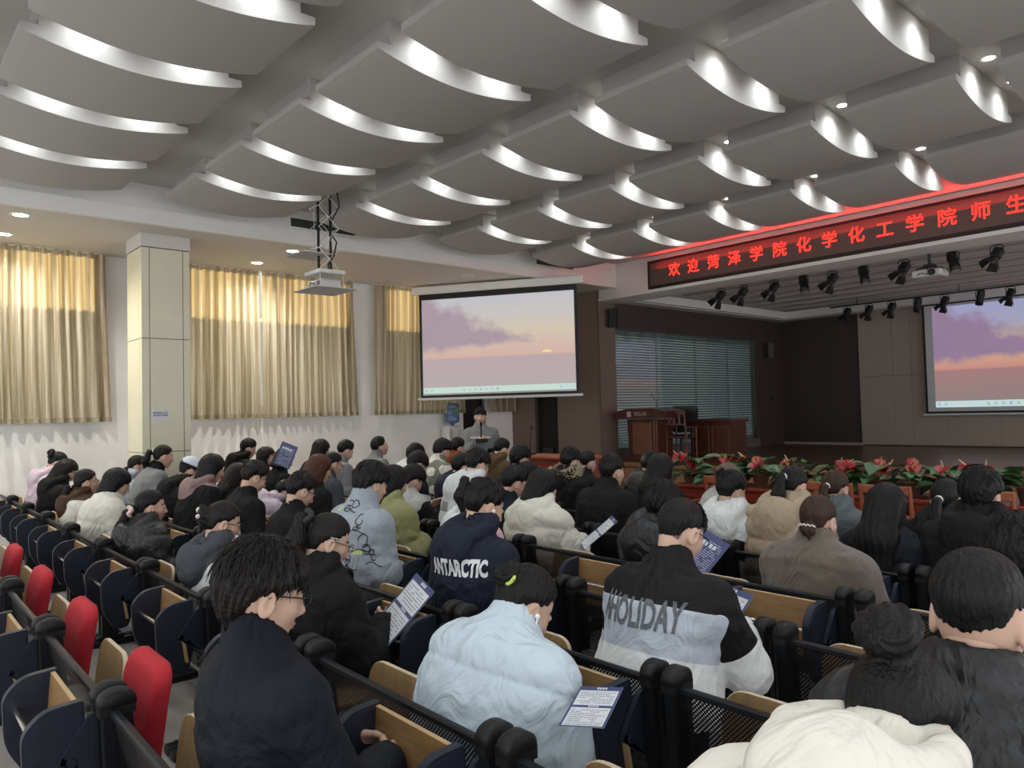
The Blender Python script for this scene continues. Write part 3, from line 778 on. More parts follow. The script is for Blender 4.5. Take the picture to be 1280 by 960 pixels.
def cloth(name, c, rough_=.75, bump=.25, bs=90, var=.06, sheen=0.0):
    m = mat('cloth_' + name, c, rough_, spec=.45 if rough_ < .6 else .18, bump=bump, bscale=bs, var=var, vscale=9, sheen=sheen)
    nt = m.node_tree; b = nt.nodes['Principled BSDF']; src = b.inputs['Normal'].links[0].from_socket       # creases on top of the weave
    tc = _n(nt, 'ShaderNodeTexCoord'); mp = _n(nt, 'ShaderNodeMapping'); mp.inputs['Scale'].default_value = (1, 1, .7); nz = _n(nt, 'ShaderNodeTexNoise')
    nz.inputs['Scale'].default_value = 6.5; nz.inputs['Detail'].default_value = 3.5; nz.inputs['Distortion'].default_value = 1.6; nz.inputs['Roughness'].default_value = .45
    b2 = _n(nt, 'ShaderNodeBump'); b2.inputs['Strength'].default_value = .8; b2.inputs['Distance'].default_value = .045
    nt.links.new(tc.outputs['Object'], mp.inputs[0]); nt.links.new(mp.outputs[0], nz.inputs['Vector']); nt.links.new(nz.outputs['Fac'], b2.inputs['Height'])
    nt.links.new(src, b2.inputs['Normal']); nt.links.new(b2.outputs[0], b.inputs['Normal'])
    return m

def zoned(ms):
    # one cloth material whose colour panels follow the garment's seams
    key = 'panels_' + '_'.join(m.name for m in ms)
    if key in MATS: return MATS[key]
    m = ms[0].copy(); m.name = key; nt = m.node_tree; b = nt.nodes['Principled BSDF']; cur = None
    if b.inputs['Base Color'].is_linked: cur = b.inputs['Base Color'].links[0].from_socket
    for i, o in enumerate(ms[1:]):
        at = _n(nt, 'ShaderNodeAttribute', attribute_name='zone%d' % (i + 1)); st = _n(nt, 'ShaderNodeMath', operation='GREATER_THAN'); st.inputs[1].default_value = 0
        nt.links.new(at.outputs['Fac'], st.inputs[0])
        mx = _n(nt, 'ShaderNodeMix', data_type='RGBA'); nt.links.new(st.outputs[0], mx.inputs[0])
        if cur: nt.links.new(cur, mx.inputs[6])
        else: mx.inputs[6].default_value = b.inputs['Base Color'].default_value
        mx.inputs[7].default_value = o.node_tree.nodes['Principled BSDF'].inputs['Base Color'].default_value
        cur = mx.outputs[2]
    nt.links.new(cur, b.inputs['Base Color']); MATS[key] = m
    return m

def hairline(style):
    # lower limit of the hair, by angle from the face (0 front, 180 back), in head coordinates
    return {'short': [(0, .060), (35, .050), (58, .010), (72, -.022), (84, .004), (104, .0), (116, -.055), (140, -.078), (180, -.086)],
            'fade':  [(0, .066), (35, .056), (60, .030), (85, .010), (104, .006), (118, -.035), (180, -.052)],
            'crop':  [(0, .070), (35, .062), (60, .044), (85, .026), (104, .024), (118, -.010), (180, -.034)],
            'mop':   [(0, .040), (35, .034), (60, -.002), (85, -.014), (104, -.022), (118, -.075), (140, -.100), (180, -.112)],
            'tied':  [(0, .070), (35, .060), (60, .018), (85, .0), (104, -.008), (118, -.060), (180, -.090)],
            'bob':   [(0, .056), (35, .040), (55, -.02), (70, -.10), (105, -.135), (125, -.140), (180, -.140)],
            'long':  [(0, .060), (35, .046), (55, -.01), (70, -.10), (105, -.16), (125, -.17), (180, -.17)]}[style]

def person(P):
    """P: dict with head position, pose and clothes; body mesh is the thing, hair and clothes its children."""
    near = P.get('near', 0)                    # 2 close-up, 1 middle, 0 far
    hJ = (.017, .0125, .0082)[near]; hH = (.0095, .0066, .0042)[near]
    lean = P['lean']; nod = P['nod']; turn = P.get('turn', 0.0); tilt = P.get('tilt', 0.0); w = P.get('w', 1.0); L = P['L']
    rs = random.Random(P['seed']); sd = P['seed'] * 1.37
    hip = np.array((0, 0, .50)); up = np.array((0, math.sin(lean), math.cos(lean)))
    mid = hip + .5 * L * np.array((0, math.sin(lean * .45), math.cos(lean * .45)))
    N = np.array((0, L * math.sin(lean), .50 + L * math.cos(lean)))
    # keep the spine smooth: the middle sits slightly behind the chord
    mid = .5 * (hip + N) + np.array((0, -.012 - .05 * max(lean, 0), .0))
    RH0 = rotz(turn) @ rotx(-nod) @ roty(tilt); phi = lean + P.get('neck', .25) ; nk = np.array((0, math.sin(phi), math.cos(phi))); Hc = N + .155 * nk; NB = Hc + RH0 @ np.array((0, -.030, -.045))
    RH = rotz(turn) @ rotx(-nod) @ roty(tilt)
    if P.get('stand'): 
        pass
    RT = rotx(-lean)
    S = {}; E = {}; Wr = {}
    pose = P.get('arms', 'lap')
    for s in (-1, 1):
        S[s] = N + RT @ np.array((s * .172 * w, .010, -.100))
        po = pose if isinstance(pose, str) else pose[(s + 1) // 2]
        Wd = {'lap': np.array((s * .10, .30, .60)), 'read': N + np.array((s * .11, .28, -.26)), 'desk': np.array((s * .16, .42, .74)),
              'high': N + np.array((s * .13, .30, -.12)), 'down': np.array((s * .24, .05, .55)), 'side': np.array((s * .27, .16, .62)),
              'chest': N + np.array((s * .06 if s > 0 else -.10, .26, -.20)), 'hang': np.array((s * .27, .03, .42))}[po]
        pole = np.array((s * .75, -.55, -.8)) if po not in ('hang', 'down') else np.array((s * .5, -1, 0))
        E[s], Wr[s] = ik(S[s], Wd, .285, .255, pole / np.linalg.norm(pole))
    t = P.get('thick', .022)
    zlo = P.get('hem', .47)
    lo = (min(-.30, E[-1][0] - .12) - t, min(-.26, N[1] - .24), zlo - .05); hi = (max(.30, E[1][0] + .12) + t, max(.24, N[1] + .22, Wr[-1][1] + .12, Wr[1][1] + .12), max(N[2] + .20, 0))
    g = Grid(lo, hi, hJ); p = g.p
    sx = (.74 / w, 1, 1)
    ch = mid + .45 * (N - mid)
    tor = cone(p, hip + (0, -.0, .03), mid, .128, .114, sx)
    tor = su(tor, cone(p, mid, ch, .114, .124, sx), .05); tor = su(tor, cone(p, ch, N + RT @ np.array((0, -.012, -.115)), .122, .085, (.72 / w, 1, 1)), .05)
    tor = su(tor, cone(p, S[-1] * [.94, 1, 1], S[1] * [.94, 1, 1], .062, .062), .06)
    tor = su(tor, cone(p, N + RT @ np.array((0, -.01, -.10)), N + nk * .0, .085, .060), .05)
    arm = None
    for s in (-1, 1):
        a = su(cone(p, S[s], E[s], .064, .050), cone(p, E[s], Wr[s], .050, .038), .025)
        arm = a if arm is None else np.minimum(arm, a)
    sT = ((p - hip) @ (N - hip).astype(f32)) / float((N - hip) @ (N - hip))       # 0 at the hips, 1 at the neck
    quilt = P.get('quilt', 0)
    puff = 0
    if quilt:
        along = sT * L
        # arms: distance from the shoulder instead
        dS = np.minimum(np.sqrt(((p - _v(S[-1])) ** 2).sum(-1)), np.sqrt(((p - _v(S[1])) ** 2).sum(-1)))
        al = np.where(arm < tor - .015, dS * 1.0, along) + .012 * rough(p, 9, sd)
        puff = P.get('puff', .020) * (np.abs(np.sin(PI * al / quilt)) ** .42 - .7)
    wr_ = P.get('wrinkle', .0045)
    fold = wr_ * rough(p, 22, sd, (1, 1, .75)) + wr_ * .6 * rough(p, 47, sd + 3, (1, 1, 1.3))
    bodyd = su(tor, arm, .036)
    d = bodyd - t - puff - fold
    if P.get('blouson'): d = su(d, cone(p, hip + (-.08, 0, .06), hip + (.08, 0, .06), .15 + t, .15 + t), .05)
    # collar
    col = P.get('collar', .06); RN = rotx(-(lean * .75 + phi * .25))
    if col:
        cdir = RN @ np.array((0, 0, 1.0)); c0 = N + RN @ np.array((0, .0, -.03)); c1 = N + (NB - N) * .25 + cdir * col
        rc = P.get('colr', .074)
        d = su(d, cone(p, c0, c1, rc + .012, rc, (.95, 1, 1)) - .3 * fold, .03)
        d = np.maximum(d, (p - _v(c1)) @ _v(cdir)) if False else d
    hood = P.get('hood', 0)
    hoodd = None
    if hood:
        b = N + RT @ np.array((0, -.100 - t * .7, P.get('hup', 0)))
        hb = torus(p, N + RT @ np.array((0, -.056, .026 + P.get('hup', 0))), RT @ rotx(.62), .102 + .25 * t, .022 + .026 * hood, (1, .95, 1))
        hb = su(hb, ell(p, b + RT @ np.array((0, -.02, -.075)), (.112 + .03 * hood, .034 + .034 * hood, .085 + .040 * hood), RT), .022)
        hoodd = hb - .5 * fold
        d = su(d, hoodd, .010)
    # opening for the neck
    nd = cone(p, N - nk * .05, NB, .060, .060); nd = np.minimum(nd, ell(p, Hc, (.078, .098, .122), RH0)); d = ss(d, nd, .012)
    d = np.maximum(d, zlo - g.z)
    for s in (-1, 1):
        wd = (Wr[s] - E[s]) / np.linalg.norm(Wr[s] - E[s]); cut = ((p - _v(Wr[s])) @ _v(wd)); near_w = (np.sqrt(((p - _v(Wr[s])) ** 2).sum(-1)) < .13)
        d = np.where(near_w, np.maximum(d, cut), d)
    V, Q = surface(g, d)
    mats = [P['cloth'][0]]; zones = []
    if len(P['cloth']) > 1:
        hoodf = (-hoodd if hoodd is not None else np.full(p.shape[:3], -1, f32))
        zs_ = np.minimum
        env = dict(np=np, AND=lambda *a: np.minimum.reduce(np.broadcast_arrays(*a)), OR=lambda *a: np.maximum.reduce(np.broadcast_arrays(*a)), s=sT, x=g.x, y=g.y, z=g.z, arm=tor - arm, hood=hoodf + .012,
                   nz=rough(p, 16, sd), n2=rough(p, 34, sd + 2), Nz=N[2], sh=np.minimum(np.sqrt(((p - _v(S[-1])) ** 2).sum(-1)), np.sqrt(((p - _v(S[1])) ** 2).sum(-1))))
        gi_ = (V - g.lo) / g.h; i0 = np.clip(gi_.astype(int), 0, np.array(g.n) - 2); fr = gi_ - i0
        for c in P['cloth'][1:]:
            fld = np.broadcast_to(eval(c[1], env), p.shape[:3]); acc = 0
            for i in (0, 1):
                for j in (0, 1):
                    for k in (0, 1):
                        wgt = (fr[:, 0] if i else 1 - fr[:, 0]) * (fr[:, 1] if j else 1 - fr[:, 1]) * (fr[:, 2] if k else 1 - fr[:, 2])
                        acc = acc + wgt * fld[i0[:, 0] + i, i0[:, 1] + j, i0[:, 2] + k]
            zones.append(acc)
        mats = [zoned([P['cloth'][0]] + [c[0] for c in P['cloth'][1:]])]
    # ---- body (skin): head, neck, hands and what is under the clothes, one mesh
    sk = SKIN[P.get('skin', 0)]
    body = MB(); Vh, Qh, mh = (HEAD_HI if near else HEAD_LO); hs = P.get('hs', 1.0)
    if P.get('hair', 'short') in ('short', 'fade', 'crop', 'mop', 'cap'):      # close-cropped hair shading into the skin
        mh = mh.copy(); Cc = Vh[Qh].mean(1); aa_ = np.degrees(np.abs(np.arctan2(Cc[:, 0], Cc[:, 1] + .03))); lm = np.interp(aa_, *zip(*hairline({'cap': 'short'}.get(P.get('hair', 'short'), P.get('hair', 'short')))))
        if P.get('hair') != 'crop': mh[(aa_ > 112) & (Cc[:, 2] > lm - (.020 if P.get('hair') == 'crop' else .022)) & (abs(Cc[:, 0]) < .078)] = 3
    add_vq(body, (Vh * hs) @ RH.T + Hc, Qh, mis=mh)
    gi = Grid((lo[0], lo[1], .44), (hi[0], hi[1], N[2] + .12), .03)
    ib = np.minimum(cone(gi.p, hip, mid, .12, .11, sx), cone(gi.p, mid, N - up * .05, .11, .085, sx)); ib = su(ib, cone(gi.p, N - up * .10, N, .055, .045), .04)
    for s in (-1, 1): ib = su(ib, su(cone(gi.p, S[s], E[s], .05, .04), cone(gi.p, E[s], Wr[s], .036, .030), .02), .03)
    add_vq(body, *surface(gi, ib), mi=0)
    gn = Grid(np.minimum(N, NB) - .10, np.maximum(N, NB) + .10, .008); dn = cone(gn.p, N - nk * .06, NB, .055, .053); dn = np.maximum(dn, -((gn.p - _v(N - nk * .07)) @ _v(nk)))
    add_vq(body, *surface(gn, dn), mi=0)
    for s in (-1, 1):
        hv, hq = (HAND if near else HAND_LO); hv = hv * [s * 1.0 * .95, .95, .95]
        fd = (Wr[s] - E[s]) / np.linalg.norm(Wr[s] - E[s]); sd_ = np.cross(fd, (0, 0, 1.0)); sd_ /= np.linalg.norm(sd_); uu = np.cross(sd_, fd)
        roll = P.get('palm', .9) * s
        A = np.stack([sd_, fd, uu], 1) @ roty(roll)
        add_vq(body, hv @ A.T + Wr[s] + fd * .028, hq if s > 0 else hq[:, ::-1], mi=0)
    root = link('person', body.mesh('person', [sk, LIP, BROW, STUB]))
    yaw = P.get('yaw', 0.0)
    root.location = P['pos']; root.rotation_euler = (0, 0, yaw)
    tag(root, P['label'], 'person', P.get('group', 'seated audience'))
    jb = MB(); add_vq(jb, V, Q)
    jm = jb.mesh('jacket', mats)
    for zi, zf in enumerate(zones):
        at_ = jm.attributes.new('zone%d' % (zi + 1), 'FLOAT', 'POINT'); at_.data.foreach_set('value', zf.astype(f32))
    jk = link('jacket', jm, root)
    if not P.get('stand'):
        tr = link('trousers', trousers_mesh(P.get('trou', 'black')), root); sh = link('shoes', SHOE_ME, root)
    # fur trim on a hood
    if P.get('fur'):
        mb = MB(); RF = RT @ rotx(.55)
        for i in range(900):
            a = rs.uniform(0, 2 * PI); b = rs.uniform(0, 2 * PI); r1 = .118 + .25 * t; r2 = .048
            c = np.array((math.cos(a) * (r1 + r2 * math.cos(b) * .8), math.sin(a) * (r1 + r2 * math.cos(b) * .8), r2 * math.sin(b) * .8))
            dr = np.array((math.cos(a) * math.cos(b), math.sin(a) * math.cos(b), math.sin(b))) + np.array([rs.uniform(-.6, .6) for _ in range(3)])
            c = RF @ c + N + RT @ np.array((0, -.035, .03)); dr = RF @ dr * .045 / np.linalg.norm(dr)
            mb.cyl(c, c + dr, .006, .0008, 4, caps=False)
        g2 = Grid(N - .28, N + .28, .014); add_vq(mb, *surface(g2, torus(g2.p, N + RT @ np.array((0, -.035, .03)), RF, .118 + .25 * t, .036)))
        mb.build('fur_trim', cloth('fur', (.50, .42, .29), .9), root)
    # ---- hair
    style = P.get('hair', 'short'); base = {'crop': 'crop', 'short': 'short', 'fade': 'fade', 'mop': 'mop', 'pony': 'tied', 'bun': 'tied', 'lowbun': 'tied', 'clip': 'tied', 'bob': 'bob', 'long': 'long', 'cap': 'short', 'longtie': 'tied'}[style]
    hm = HAIRC[P.get('hc', 'black')]
    bk = .30 if style in ('long', 'pony', 'longtie') else .06
    tl = P.get('tail', .30)
    drop = {'long': tl + .12, 'pony': tl + .05, 'longtie': tl + .1, 'bob': .20}.get(style, .16)
    top_ = .27 if style in ('bun', 'clip') else .20
    g = Grid(Hc + np.array((-.17, -.26 if bk < .1 else -.30, -drop)), Hc + np.array((.17, .17, top_)), hH); q = (g.p - _v(Hc)) @ _v(RH)
    q = q / hs
    x, y, z = q[..., 0], q[..., 1], q[..., 2]
    vol = P.get('vol', .005 if P.get('hat') else {'short': .019, 'fade': .012, 'crop': .012, 'mop': .026, 'tied': .008, 'bob': .018, 'long': .014}[base])
    az = np.arctan2(x, y + .03); aa = np.degrees(np.abs(az))
    strand = np.sin(az * 31 + 2 * np.sin(z * 40)) * .5 + np.sin(az * 67 + 3 * np.sin(z * 23) + sd) * .35 + np.sin(az * 17 + z * 30 + sd) * .4
    amp = {'short': .0030, 'fade': .0018, 'crop': .0018, 'mop': .0055, 'tied': .0012, 'bob': .0022, 'long': .0022}[base]
    hl = hairline(base); A_, Z_ = zip(*hl); lim = np.interp(aa, A_, Z_).astype(f32)
    if base in ('short', 'fade', 'crop', 'mop', 'tied'):
        skull = su(ell(q, (0, -.014, .030), (.076, .096, .090)), cone(q, (0, -.022, -.03), (0, -.012, -.075), .054, .046), .03)
        hgt = np.clip((z - lim) / {'short': .075, 'fade': .10, 'crop': .08, 'mop': .045, 'tied': .03}[base], 0, 1); hgt = hgt * hgt * (3 - 2 * hgt)
        cap = skull - (.0022 + vol * hgt * (1 + .25 * np.clip((z - .08) / .05, 0, 1)))
    else: cap = ell(q, (0, -.018, .034), (.079 + vol * .8, .099 + vol, .092 + vol))
    if base in ('bob', 'long'):
        # a curtain of hair round the sides and back
        cap = su(cap, cone(q, (0, -.03, .02), (0, -.035, -.12), .092 + vol * .6, .084 + vol, (.92, 1, 1)), .03)
    if base == 'mop': cap = su(cap, ell(q, (0, .055, .058), (.062, .050, .040)), .03)
    jag = (.35 if base in ('crop', 'fade') else 1.0) * (.006 * np.sin(az * 23 + sd) + .004 * np.sin(az * 51 + 2 * sd))
    hd = cap - amp * strand
    hd = ss(hd, ell(q, (0, .075, -.035), (.062, .062, .085 if base != 'mop' else .072)), .012)     # the face stays clear
    hd = np.maximum(hd, (lim + jag - z) * .8)
    if near:  # keep the skull clear so the hair is a shell
        pass
    pg = g.p
    extra = None
    back = lambda zz: RH @ (np.array((0, -.115, zz)) * hs) + Hc
    def down(p0, ln, out=0.0): return np.array((p0[0], p0[1] - .02 - out, p0[2] - ln))
    if style in ('long', 'longtie'):
        top = RH @ np.array((0, -.075, -.02)) + Hc
        # follows the back down
        yb = min(top[1], N[1]) - .115 - t; e1 = np.array((0, min(top[1] - .02, yb + .05), top[2] - .16)); e2 = np.array((0, yb - .02, top[2] - tl))
        wv = .0025 * np.sin(pg[..., 0] * 170 + 3 * np.sin(pg[..., 2] * 14)) + .0018 * np.sin(pg[..., 0] * 390 + 2 * np.sin(pg[..., 2] * 20))
        ex = su(cone(pg, top, e1, .085, .088, (.85, 1.25, 1)), cone(pg, e1, e2, .088, .050, (.72, 1.6, 1)), .05)
        extra = ex - wv
    elif style == 'pony':
        z0 = P.get('pz', .02); a = back(z0); mid_ = a + RH @ np.array((0, -.045, -.01)); b = mid_ + np.array((P.get('px', 0.0), -.035, -.10)); e = b + np.array((P.get('px', 0.0) * .5, .02, -tl + .1))
        wv = .003 * np.sin(pg[..., 0] * 300 + 3 * np.sin(pg[..., 2] * 20)) + .002 * np.sin(pg[..., 1] * 340)
        ex = su(cone(pg, a + RH @ np.array((0, .03, 0)), mid_, .022, .022), su(cone(pg, mid_, b, .026, .038), cone(pg, b, e, .038, .014), .03), .02); extra = ex - wv
    elif style == 'bun':
        z0 = P.get('pz', .05); c = RH @ np.array((P.get('px', 0.0), -.115 - .018, z0 + .02)) + Hc
        rad = P.get('bunr', .036)
        ex = torus(pg, c, RH @ rotx(1.2), rad * .62, rad * .62); ex = np.minimum(ex, ell(pg, c, (rad * .8, rad * .8, rad * .7)))
        extra = su(ex, cone(pg, c, back(z0) + RH @ np.array((0, .04, -.0)), .03, .035), .02) - .0025 * np.sin(np.arctan2(pg[..., 0] - c[0], pg[..., 2] - c[2]) * 9 + pg[..., 1] * 160)
    elif style == 'lowbun':
        c = RH @ np.array((0, -.105, -.065)) + Hc; extra = su(ell(pg, c, (.042, .030, .030)), cone(pg, c, c + np.array((.02, -.01, -.06)), .022, .006), .02) - .003 * np.sin(pg[..., 0] * 220 + pg[..., 2] * 90)
    elif style == 'clip':
        c = RH @ np.array((0, -.120, .005)) + Hc; extra = su(ell(pg, c, (.035, .032, .060)), su(cone(pg, c, c + RH @ np.array((.01, -.045, .075)), .022, .005), cone(pg, c, c + np.array((-.01, -.02, -.10)), .026, .006), .02), .02) - .004 * np.sin(pg[..., 0] * 200 + pg[..., 2] * 120)
    if extra is not None: hd = su(hd, extra, .018)
    V, Q = surface(g, hd); hb = MB(); add_vq(hb, V, Q)
    nt_ = P.get('tufts', (0, 90, 520)[near])
    if base in ('short', 'mop', 'fade') and nt_:
        for i in range(nt_):
            a = rs.uniform(-PI, PI) if base != 'fade' else rs.uniform(-1.2, 1.2); el = rs.uniform(.0, 1.35); cr_ = math.cos(el)
            r = np.array((.079 + vol * .8, .099 + vol, .092 + vol)); nrm = np.array((math.sin(a) * cr_, math.cos(a) * cr_, math.sin(el)))
            c = nrm * (r - .004) + (0, -.018, .034)
            lm = float(np.interp(abs(math.degrees(a)), A_, Z_))
            if c[2] < lm + .012: continue
            tang = np.array((math.sin(a) * .6 + rs.uniform(-.5, .5), math.cos(a) * .6 + rs.uniform(-.5, .5), -.75)); tang -= nrm * (tang @ nrm); tang /= np.linalg.norm(tang)
            ln = rs.uniform(.025, .05) * (1.25 if base == 'mop' else .8); c0 = c - tang * ln * .5 - nrm * .006; c1 = c + nrm * .006; c2 = c + tang * ln * .75 + nrm * rs.uniform(.0, .010)
            hb.tube([(RH @ (v_ * hs)) + Hc for v_ in (c0, c1, c2)], [.0032, .0028, .0005] if near == 2 else [.0042, .0038, .0006], 4)
    hr = hb.build('hair', hm, root)
    # ---- accessories
    def in_head(pts): return [tuple(RH @ (np.array(v_) * hs) + Hc) for v_ in pts]
    acc = P.get('acc', ())
    if 'glasses' in acc:
        mb = MB()
        for s in (-1, 1):
            mb.tube(in_head([(s * .034 + .024 * math.cos(a), .1045 - .10 * (abs(s * .034 + .024 * math.cos(a)) ** 2) * 6, .008 + .019 * math.sin(a)) for a in np.linspace(0, 2 * PI, 17)]), .0021, 5)
            mb.tube(in_head([(s * .058, .095, .014), (s * .078, .075, .014), (s * .086, .0, .010), (s * .083, -.022, -.004)]), .0022, 5)
        mb.tube(in_head([(-.011, .105, .012), (0, .109, .015), (.011, .105, .012)]), .0021, 5)
        mb.build('glasses', mat('spectacle_frame', (.01, .01, .012), .3), root)
    def blob(name, c, r, m, n=8, sc=(1, 1, 1)): MB().sphere(c, r, n, sc=sc).build(name, m, root)
    tie = P.get('tie')
    if tie:
        zt = P.get('pz', .02) if style in ('pony', 'bun') else -.06
        c = RH @ np.array((P.get('px', 0) if style == 'bun' else 0, -.128, zt + .004)) * hs + Hc
        if style == 'bun': c = RH @ (np.array((P.get('px', 0) + .03, -.108, zt)) * hs) + Hc
        mb = MB()
        col_, kind = tie
        if kind == 'scrunchie':
            for i in range(14):
                a = 2 * PI * i / 14; mb.sphere(tuple(c + RH @ np.array((math.cos(a) * .030, -.012 + .008 * math.sin(3 * a), math.sin(a) * .030))), .017, 5)
        elif kind == 'pearls':
            for i in range(9): mb.sphere(tuple(RH @ np.array((-.04 + .01 * i, -.118 - .012 * math.sin(i / 8 * PI), -.048 + .004 * (i % 2))) + Hc), .006, 5)
        elif kind == 'flower':
            for i in range(6):
                a = 2 * PI * i / 6; mb.sphere(tuple(c + RH @ np.array((math.cos(a) * .028, -.02, math.sin(a) * .035 + .02))), .020, 5, sc=(1, .6, 1))
        elif kind == 'claw':
            for i in range(4):
                z_ = -.025 + .016 * i
                mb.tube([tuple(RH @ np.array(v_) + Hc) for v_ in ((-.026, -.108, z_), (-.030, -.140, z_), (-.006, -.158, z_))], .0035, 5)
                mb.tube([tuple(RH @ np.array(v_) + Hc) for v_ in ((.026, -.108, z_), (.030, -.140, z_), (.006, -.158, z_))], .0035, 5)
            MB().sphere(tuple(RH @ np.array((-.030, -.150, .03)) + Hc), .020, 6).sphere(tuple(RH @ np.array((.022, -.155, -.005)) + Hc), .014, 6).build('claw_bow', col_, root)
        else:
            mb.tube([tuple(c + RH @ np.array((math.cos(a) * .020, -.006, math.sin(a) * .020))) for a in np.linspace(0, 2 * PI, 13)], .007, 6)
        mb.build({'scrunchie': 'scrunchie', 'claw': 'hair_claw', 'pearls': 'pearl_tie', 'flower': 'flower_clip'}.get(kind, 'hair_tie'), TIE_B if kind == 'claw' else col_, root)
    if P.get('hat'):
        hmat = P['hat']; g3 = Grid((-.13, -.14, 0), (.13, .14, .17), .008)
        dd = ell(g3.p, (0, -.016, .038), (.098, .116, .112)); dd = np.maximum(dd, .052 - g3.z); dd = ss(dd, ell(g3.p, (0, -.13, .055), (.028, .05, .022)), .006)
        mb = MB(); V, Q = surface(g3, dd); add_vq(mb, V @ RH.T + Hc, Q)
        n = 12; VV = []
        for r_, (rr, zz) in enumerate(((0.0, .060), (.035, .056), (.075, .044))):
            for i in range(n + 1):
                a = -1.15 + 2.3 * i / n; VV.append((math.sin(a) * (.094 + rr * .35), -.014 + math.cos(a) * .104 + rr * (.35 + .65 * math.cos(a)), zz - .018 * abs(math.sin(a)) ** 2))
        for v_ in list(VV): VV.append((v_[0], v_[1], v_[2] - .004))
        k = n + 1; m3 = 3 * k
        Fs = [(r * k + i, r * k + i + 1, (r + 1) * k + i + 1, (r + 1) * k + i) for r in range(2) for i in range(n)]
        Fs += [tuple(m3 + j for j in f[::-1]) for f in Fs] + [(2 * k + i, 2 * k + i + 1, m3 + 2 * k + i + 1, m3 + 2 * k + i) for i in range(n)]
        mb.add(in_head(VV), Fs, 0, True); mb.sphere(in_head([(0, -.016, .150)])[0], .008, 6)
        mb.build('cap', hmat, root)
    if 'earbud' in acc:
        mb = MB(); mb.sphere(in_head([(.092, .006, -.012)])[0], .009, 6); mb.tube(in_head([(.094, .008, -.014), (.092, .018, -.040)]), [.0045, .0035], 6)
        mb.build('earbud', mat('earbud_white', (.85, .85, .85), .3), root)
    if 'clip' in acc:
        MB().tube(in_head([(.088, .02, .028), (.092, -.03, .022)]), .003, 6).build('hair_clip', M_chrome, root)
    return root, dict(N=N, Hc=Hc, S=S, E=E, W=Wr, RT=RT, RH=RH, jacket=jk, L=L, hip=hip)
